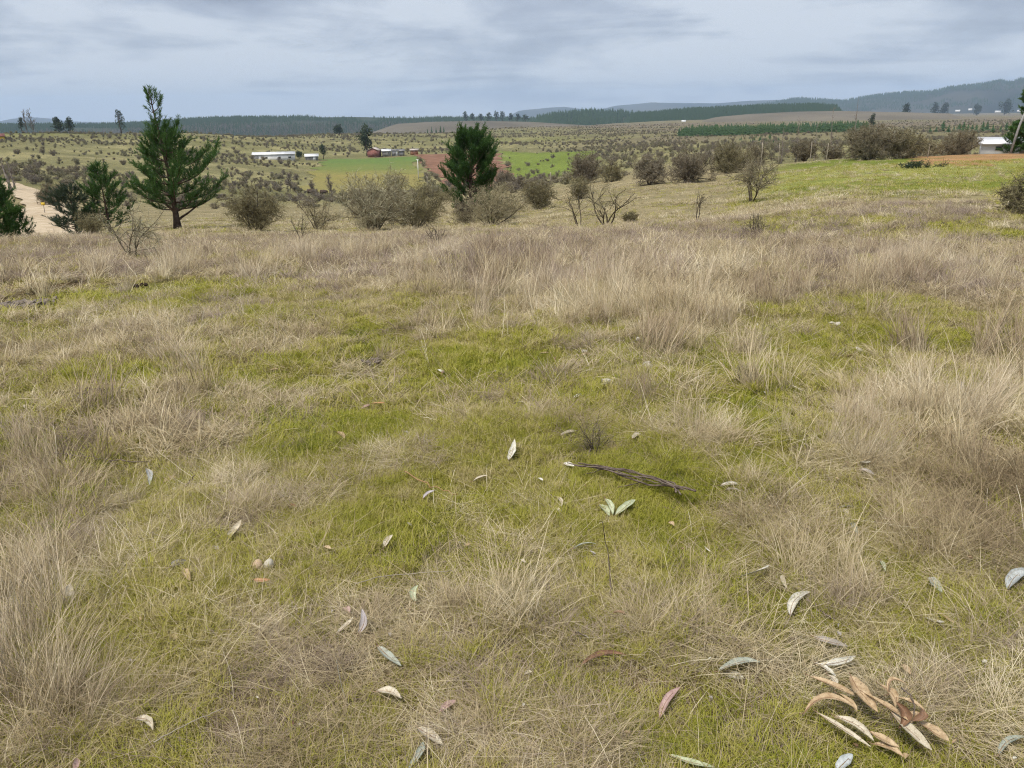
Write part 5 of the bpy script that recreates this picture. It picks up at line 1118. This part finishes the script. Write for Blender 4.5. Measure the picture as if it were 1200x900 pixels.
stick('fallen_stick', 'thin straight brown stick lying in the straw', [(62, 531), (95, 534), (130, 539), (176, 541)], .004, .0025, M_dead, .06, 5, 1, 'stick')
stick('twig', 'curved orange twig trailing over the turf', [(474, 552), (490, 562), (510, 571), (536, 580)], .003, .0018, M_otwig, .035, 5, 2)
stick('weed_stalk', 'dark upright weed stalk with a forked top', [(716, 704), (715, 680), (713, 650), (706, 612)], .003, .0012, M_dead, [.01, .08, .19, .34], 4, 3, 'stalk', .001)
stick('twig', 'reddish brown twig running through the heap of tan leaves', [(1056, 806), (1066, 814), (1072, 826), (1071, 838)], .0025, .0018, M_dead, .08, 5, 4, wob=.0006)
stick('fallen_stick', 'dark crooked stick on the mauve grass mat', [(945, 703), (955, 712), (965, 719), (976, 726)], .005, .003, M_dead, .03, 5, 6, 'stick')
stick('fallen_stick', 'short dark stick on the bare turf beside the straw', [(213, 574), (222, 564), (229, 556)], .003, .002, M_dead, [.02, .06, .1], 5, 7, 'stick')
stick('straw_stalk', 'long pale straw lying straight across the fresh grass', [(181, 869), (205, 856), (230, 843), (262, 830)], .0022, .0014, M_post, .06, 4, 8, 'straw', .001)
stick('straw_stalk', 'bent pale straw lying across the bare mossy turf', [(416, 684), (445, 676), (480, 672), (530, 669)], .002, .0014, M_post, .06, 4, 9, 'straw', .001)
M_stone = m_noise('pale_stone', (.42, .38, .30), (.62, .58, .48), 18, .9, .15, bump=True, bdist=.006); M_clod = m_noise('dark_clod', (.03, .022, .017), (.085, .062, .046), 40, .95, .1, bump=True, bdist=.01)
M_earth = m_noise('grey_clod', (.13, .105, .085), (.26, .22, .185), 25, .95, .1, bump=True, bdist=.01); M_egg = m_noise('tan_pebble', (.44, .31, .2), (.58, .44, .31), 60, .7, .2)
def lump_mesh(name, seed, mat, rough=.3, sub=2):
    import bmesh
    bm = bmesh.new(); bmesh.ops.create_icosphere(bm, subdivisions=sub, radius=1); g = np.random.default_rng(seed); o3 = g.uniform(0, 9, 3)
    for v in bm.verts:
        p = np.array(v.co); f = 1 + rough * (math.sin(p[0] * 3.1 + o3[0]) * math.cos(p[1] * 2.7 + o3[1]) + .6 * math.sin(p[2] * 4.3 + p[0] * 3 + o3[2])) + g.normal(0, rough * .18); v.co = Vector(p * f)
    me = bpy.data.meshes.new(name); bm.to_mesh(me); bm.free(); me.materials.append(mat); me.polygons.foreach_set('use_smooth', np.ones(len(me.polygons), bool)) if rough < .12 else None
    return me
CL = [lump_mesh('clod', 800 + q, M_clod) for q in range(4)]; EC = [lump_mesh('clod', 810 + q, M_earth) for q in range(4)]; ST = [lump_mesh('stone', 820 + q, M_stone, .2) for q in range(4)]
def heap(name, label, u, v, wpx, hpx, n, meshes, cat, seed, part='clod', szf=.28, flat=.6):
    g = np.random.default_rng(seed); c = hit(u, v); rg = math.hypot(c[0], c[1]); w_ = wpx * px2m(u, v, rg) / 2; dl = w_ * min(1.2, max(.4, hpx / wpx * 2.2)); rt = empty(name, c); tag(rt, label, cat)
    ax = c[:2] / rg
    for q in range(n):
        a = g.uniform(0, 6.28); f = math.sqrt(g.uniform()); l_, d_ = math.cos(a) * f * w_ * .85, math.sin(a) * f * dl * .8; dx_, dy_ = l_ * ax[1] + d_ * ax[0], -l_ * ax[0] + d_ * ax[1]
        s_ = w_ * szf * g.uniform(.6, 1.3); o = mobj(part, meshes[int(g.integers(0, len(meshes)))], rt); hz = float(H(c[0] + dx_, c[1] + dy_)) - c[2]
        o.location = (dx_, dy_, hz + s_ * .35 + .02 + g.uniform(0, .5) * s_ * (1 - f)); o.scale = (s_ * g.uniform(.8, 1.4), s_ * g.uniform(.8, 1.4), s_ * flat * g.uniform(.7, 1.3)); o.rotation_euler = (g.normal(0, .4), g.normal(0, .4), g.uniform(0, 6.28))
    KEEP.append((c[0], c[1], w_ * 1.05)); dd = -ax; KEEP.append((c[0] + dd[0] * w_, c[1] + dd[1] * w_, w_ * .9)); KEEP.append((c[0] + dd[0] * (w_ + .3), c[1] + dd[1] * (w_ + .3), w_ * .7))
    return rt
heap('dung_heap', 'dark crumbly clump like a charred log in green turf', 105, 468, 34, 14, 9, CL, 'clump', 1, szf=.32)
heap('dung_heap', 'scattered brown crumbs on the moss below the dry band', 438, 427, 30, 12, 10, EC, 'clump', 2, szf=.18)
heap('dung_heap', 'compact dark clump at the edge of the dry grass band', 628, 392, 18, 6, 6, CL, 'clump', 3, szf=.35)
heap('dung_heap', 'dark tangled clump near the flat pale stone', 1070, 401, 24, 12, 9, CL, 'clump', 4, szf=.26)
heap('dung_heap', 'small black lump on the far green gap in mauve grass', 1107, 267, 14, 4, 4, CL, 'clump', 5, szf=.45)
heap('dung_heap', 'tiny dark lump in straw beside green turf', 264, 499, 9, 6, 3, CL, 'clump', 6, szf=.4)
heap('dung_heap', 'dark flat crumbs on the mossy opening', 167, 337, 20, 5, 5, CL, 'clump', 7, szf=.25)
heap('rubble_heap', 'low heap of grey brown earth clods on the mossy opening', 38, 360, 74, 22, 60, EC, 'rubble', 8, szf=.13)
heap('stone_cluster', 'cluster of small white stones showing through straw', 757, 433, 24, 14, 7, ST, 'stones', 9, 'stone', .3)
heap('stone_slab', 'flat pale stone propped over a dark clod', 977, 384, 14, 6, 2, ST, 'stone', 10, 'stone', .6, .25)
heap('dung_heap', 'dark clod beneath the flat pale stone', 978, 387, 10, 4, 2, CL, 'clump', 11, szf=.45)
for q, (u_, v_, w_, lab) in enumerate([(748, 402, 11, 'oval pale stone behind the white stone cluster'), (711, 451, 14, 'yellowish pale stone in bright moss'), (686, 416, 9, 'small round pale stone on the moss'), (984, 414, 9, 'first of two rounded stones before the flat pale stone'), (1008, 416, 10, 'second of two rounded stones before the flat pale stone')]):
    heap('stone', lab, u_, v_, w_, w_ * .5, 1, ST, 'stone', 20 + q, 'stone', .8, .7)
EG = lump_mesh('pebble', 840, M_egg, .04)
for (u_, v_, s_, mt, lab) in [(302, 662, .022, M_egg, 'darker tan egg shaped pebble of a touching pair'), (315, 661, .021, M_stone, 'lighter tan egg shaped pebble of a touching pair')]:
    p = lift(u_, v_, .03); me = EG if mt is M_egg else lump_mesh('pebble', 841, mt, .04); o = mobj('pebble', me); o.location = p; o.scale = (s_ * .85, s_ * 1.0, s_ * 1.05); o.rotation_euler = (.3, .4, .2); tag(o, lab, 'pebble'); KEEP.append((p[0], p[1], .07)); KEEP.append((p[0], p[1] - .12, .06))

# ------------------------------------------------------------------ grass
def scatter_layer(name, label, x, y, protos, smin, smax, tint, tilt=.05, yaw=None, zs=None, probe=.25):
    n = len(x); z = H(x, y); s_ = RNG.uniform(smin, smax, n); lf = lean_field(x, y)
    yw = RNG.uniform(0, 6.28, n) if yaw is None else lf + RNG.normal(0, yaw, n)
    gx = (H(x + probe, y) - H(x - probe, y)) / (2 * probe); gy = (H(x, y + probe) - H(x, y - probe)) / (2 * probe); rot = np.zeros((n, 3)); tx, ty = RNG.normal(0, tilt, (2, n))
    for q in range(n):
        up = Vector((-gx[q] + tx[q], -gy[q] + ty[q], 1)).normalized()
        rot[q] = (up.to_track_quat('Z', 'Y').to_matrix() @ Matrix.Rotation(yw[q], 3, 'Z')).to_euler()
    make_scatter(name, label, 'grass', np.stack([x, y, z], 1), rot, np.stack([s_, s_, s_ * (zs if zs is not None else 1)], 1), RNG.integers(0, len(protos), n), tint, protos)
def cluster(fn, k, rad, seed, turn=True):
    """k small tufts spread over a disc, made into one patch"""
    g = np.random.default_rng(seed); out_ = []
    for q in range(k):
        v, f, b, h = fn(seed * 31 + q); a = g.uniform(0, 6.28); rr_ = rad * math.sqrt(g.uniform()); t = g.uniform(0, 6.28) if turn else g.normal(0, .8); s_ = g.uniform(.65, 1.2); c_, n_ = math.cos(t) * s_, math.sin(t) * s_
        v = np.stack([v[:, 0] * c_ - v[:, 1] * n_ + rr_ * math.cos(a), v[:, 0] * n_ + v[:, 1] * c_ + rr_ * math.sin(a), v[:, 2] * s_], 1)
        out_.append((v, f, np.clip(b * .75 + g.uniform(0, .25), 0, 1), h))
    return out_
# patches of cover in three blade widths for near, middle and far pasture
def set_green(k, nb, rad, lm=1.0): return [proto('turf', [blades(nb, rad, .018 * lm, .065 * lm, .0021 * k, .7, .9, 2, 900 + q, clump=(max(30, nb // 38), .018 * (1 + .35 * (k - 1)))), blades(nb // 6, rad, .04 * lm, .12 * lm, .0019 * k, .6, .9, 3, 950 + q)], M_green) for q in range(6)]
def set_dry(k, nb, kc, rad): return [proto('tuft', cluster(lambda sd: blades(nb, .05, .07, .29 * (1.35 if k > 3 else 1), .0019 * k, .35 + .16 * (sd % 4), 1.2, 4, sd, dirbias=0.0 if sd % 3 else None), kc, rad, 1000 + q, False) + cluster(lambda sd: blades(nb // 3, .09, .05, .16, .0019 * k, 1.05, .7, 3, sd), kc, rad, 1030 + q), M_dry) for q in range(6)]
def set_mat(k, nb, kc, rad): return [proto('thatch', cluster(lambda sd: blades(nb, .12, .08, .27, .0018 * k, 1.32, .3, 3, sd), kc, rad, 1100 + q), M_dry if q % 3 else M_mauve) for q in range(6)]
def set_wiry(k, nb, kc, rad): return [proto('wiry', cluster(lambda sd: blades(nb, .06, .06, .25 * (1.35 if k > 2.9 else 1), .0015 * k, .5, .5, 4, sd), kc, rad, 1200 + q), M_mauve) for q in range(5)]
G1, G2, G3 = set_green(1, 5200, .34, .75), set_green(1.9, 2600, .45, .8), set_green(3.6, 1100, .8, 1.25)
D1, D2, D3 = set_dry(1, 60, 5, .14), set_dry(1.8, 48, 5, .18), set_dry(3.2, 34, 6, .34)
T1, T2 = set_mat(1, 50, 5, .2), set_mat(2.0, 36, 5, .25)
W1, W2, W3 = set_wiry(1, 70, 5, .16), set_wiry(1.8, 50, 5, .2), set_wiry(3.0, 40, 6, .34)
ST1 = [proto('stalk', [blades(2, .12, .18, .42, .0023, .35 + .2 * q, .5, 5, 1300 + q, head=1.7)], M_straw) for q in range(6)]
def near_mid_far(n, r0, r1, fn, half=.80):
    x, y = field_points(n, r0, r1, half, 2.0); k = RNG.uniform(0, 1, n) < fn(x, y); return x[k], y[k]
def tint_green(x, y):
    return np.clip(.25 + .75 * (fbm(x * .9, y * .9, 121) - .2) + .2 * (dryness(x, y) - .4) + .22 * sstep(5.5, 9, np.hypot(x, y)) + RNG.normal(0, .12, len(x)), 0, 1)
def tint_dry(x, y):
    return np.clip(-.1 + 1.1 * fbm(x * .7, y * .7, 131) + RNG.normal(0, .16, len(x)), 0, 1)
gfn = lambda x, y: (1 - .5 * sstep(.45, .95, dryness(x, y)))
x, y = near_mid_far(230, .7, 4.3, gfn); scatter_layer('turf_grass', 'short yellow green turf grass and moss close by', x, y, G1, .8, 1.2, tint_green(x, y))
x, y = near_mid_far(720, 4.0, 9.6, gfn); scatter_layer('turf_grass', 'short yellow green turf in the middle of the pasture', x, y, G2, .8, 1.25, tint_green(x, y))
x, y = near_mid_far(700, 9.2, 24, gfn); scatter_layer('turf_grass', 'short green turf showing through the far dry band', x, y, G3, .8, 1.3, tint_green(x, y), probe=.6)
def tallness(x, y): return .5 + .28 * sstep(8.5, 12, np.hypot(x, y)) + .8 * np.clip(blobs(DRY, x, y, .9), 0, 1) * fbm(x, y, 141) * 1.6
dfn = lambda x, y: np.clip(dryness(x, y)**1.25 * (.45 + .8 * fbm(x * 2.2, y * 2.2, 151)), 0, 1)
def dry_layer(name, label, n, r0, r1, protos, smin, smax, tf, tint=tint_dry, yaw=.7, probe=.25):
    x, y = near_mid_far(n, r0, r1, lambda x, y: dfn(x, y) * tf(x, y))
    k = clear_of_litter(x, y, 1.25); x, y = x[k], y[k]
    scatter_layer(name, label, x, y, protos, smin, smax, tint(x, y), .10, yaw=yaw, zs=np.clip(tallness(x, y), .45, 1.4), probe=probe)
mauve_f = lambda x, y: np.clip(sstep(.42, .6, fbm(x / 1.6 + 5, y / 1.6, 161)) * (.65 + .35 * sstep(7, 9, np.hypot(x, y))) + .4 * sstep(8, 10, np.hypot(x, y)), 0, 1); straw_f = lambda x, y: 1 - .6 * mauve_f(x, y)
dry_layer('dry_grass', 'dead straw coloured grass tufts close by', 1400, .7, 4.3, D1, .6, 1.1, straw_f)
dry_layer('dry_grass', 'dead straw coloured grass tufts across the middle of the pasture', 2700, 4.0, 9.6, D2, .6, 1.15, straw_f)
dry_layer('dry_grass', 'band of tall dead grass along the brow', 6500, 9.0, 27, D3, .75, 1.3, straw_f, probe=.5)
dry_layer('wiry_grass', 'mauve brown wiry dead stems close by', 900, .7, 4.3, W1, .5, .95, mauve_f)
dry_layer('wiry_grass', 'mauve brown wiry dead stems in the middle of the pasture', 2000, 4.0, 9.6, W2, .55, 1.0, mauve_f)
dry_layer('wiry_grass', 'mauve brown wiry dead stems along the brow', 5600, 9.0, 27, W3, .75, 1.2, mauve_f, probe=.5)
# tall upright straw in standing clumps
TALL = [patch(*q) for q in [(770, 350, 150, 38, 1.0), (640, 325, 120, 25, .8), (1110, 490, 110, 55, .75), (1160, 440, 80, 40, .75), (1080, 320, 80, 18, .8), (200, 480, 50, 35, .7), (60, 560, 80, 45, .6), (900, 330, 80, 20, .6), (500, 400, 20, 14, .7), (30, 800, 60, 60, .6), (300, 310, 250, 10, .5)]]
def set_tall(k, nb): return [proto('tall', cluster(lambda sd: blades(nb, .05, .22, .56, .0018 * k, .16 + .08 * (sd % 3), .55, 5, sd), 4, .13, 1500 + q, False), M_dry if q % 2 else M_straw_dull) for q in range(5)]
M_straw_dull = m_blade('tall_straw', [(0, (.22, .155, .10)), (.4, (.40, .31, .20)), (1, (.74, .64, .46))], (.2, .18, .08), .2)
def tall_layer(label, n, r0, r1, k, nb, smin, smax):
    x, y = near_mid_far(n, r0, r1, lambda x, y: np.clip(blobs(TALL, x, y, 1.0) * sstep(.3, .6, fbm(x * 2.4, y * 2.4, 191)), 0, 1)); q = clear_of_litter(x, y, 1.1); x, y = x[q], y[q]
    scatter_layer('tall_grass', label, x, y, set_tall(k, nb), smin, smax, tint_dry(x, y), .2, yaw=1.0)
tall_layer('tall upright straw in clumps close by', 900, .7, 5.2, 1.2, 40, .6, 1.0)
tall_layer('tall upright straw in clumps farther out', 3200, 5.0, 16, 2.2, 34, .65, 1.1)
tfn = lambda x, y: np.clip(.2 + .8 * dryness(x, y), 0, 1) * sstep(.25, .55, fbm(x * 1.7, y * 1.7, 171))
x, y = near_mid_far(1900, .7, 4.3, tfn); k = clear_of_litter(x, y, .9); x, y = x[k], y[k]; scatter_layer('thatch_grass', 'flattened dead grass stems matted on the near turf', x, y, T1, .6, 1.1, tint_dry(x, y))
x, y = near_mid_far(2700, 4.0, 10, tfn); k = clear_of_litter(x, y, .9); x, y = x[k], y[k]; scatter_layer('thatch_grass', 'flattened dead grass stems matted on the farther turf', x, y, T2, .6, 1.2, tint_dry(x, y))
x, y = near_mid_far(2000, .7, 12, lambda x, y: .2 + .8 * dryness(x, y)); k = clear_of_litter(x, y); x, y = x[k], y[k]; scatter_layer('seed_stalks', 'long pale seed stalks standing and lying in the grass', x, y, ST1, .5, 1.15, RNG.uniform(0, 1, len(x)), .35)
# tufts on the slope beyond the brow
x, y = field_points(30000, 22, 95, .72, 1.3); u_ = uof(x, y); d_ = sstep(.40, .66, fbm(x / 3.5, y / 3.5, 181)) * np.where(u_ > 880, .85 - .4 * sstep(28, 42, np.hypot(x, y)), .8) * (1 - .75 * sstep(45, 95, np.hypot(x, y))) * (1 - inpoly(x, y, SOIL)); k = RNG.uniform(0, 1, len(x)) < d_; x, y = x[k], y[k]
D4 = [proto('tuft', [blades(34, .16, .12, .42, .012, .6, .8, 3, 1400 + q)], M_dry) for q in range(4)]
scatter_layer('slope_grass', 'pale dead grass tufts over the slopes beyond the brow', x, y, D4, .5, 1.1, np.clip(tint_dry(x, y) + .1, 0, 1), .1, zs=np.full(len(x), .8))
x, y = field_points(26000, 22, 70, .72, 1.3); u_ = uof(x, y); k = RNG.uniform(0, 1, len(x)) < np.where(u_ > 860, .5 * sstep(24, 38, np.hypot(x, y)), .12); x, y = x[k], y[k]
G4 = [proto('turf', [blades(40, .22, .04, .13, .013, .7, .7, 2, 1450 + q)], M_green) for q in range(4)]
scatter_layer('slope_turf', 'short green grass over the slopes beyond the brow', x, y, G4, .7, 1.5, np.clip(tint_green(x, y) - .08, 0, 1), .1)

# ------------------------------------------------------------------ air
hz = MB(); hz.box((-15500, -15500, -90), (15500, 15500, 420))
m = new_mat('haze'); nt = m.node_tree; o_ = nd(nt, 'ShaderNodeOutputMaterial'); pv_ = nd(nt, 'ShaderNodeVolumePrincipled'); pv_.inputs['Color'].default_value = (.56, .74, 1, 1); pv_.inputs['Density'].default_value = 0.00009; pv_.inputs['Anisotropy'].default_value = 0.0
nt.links.new(pv_.outputs[0], o_.inputs['Volume'])
tag(hz.build('haze', m), 'thin bluish haze over the whole valley', 'haze', kind='stuff')
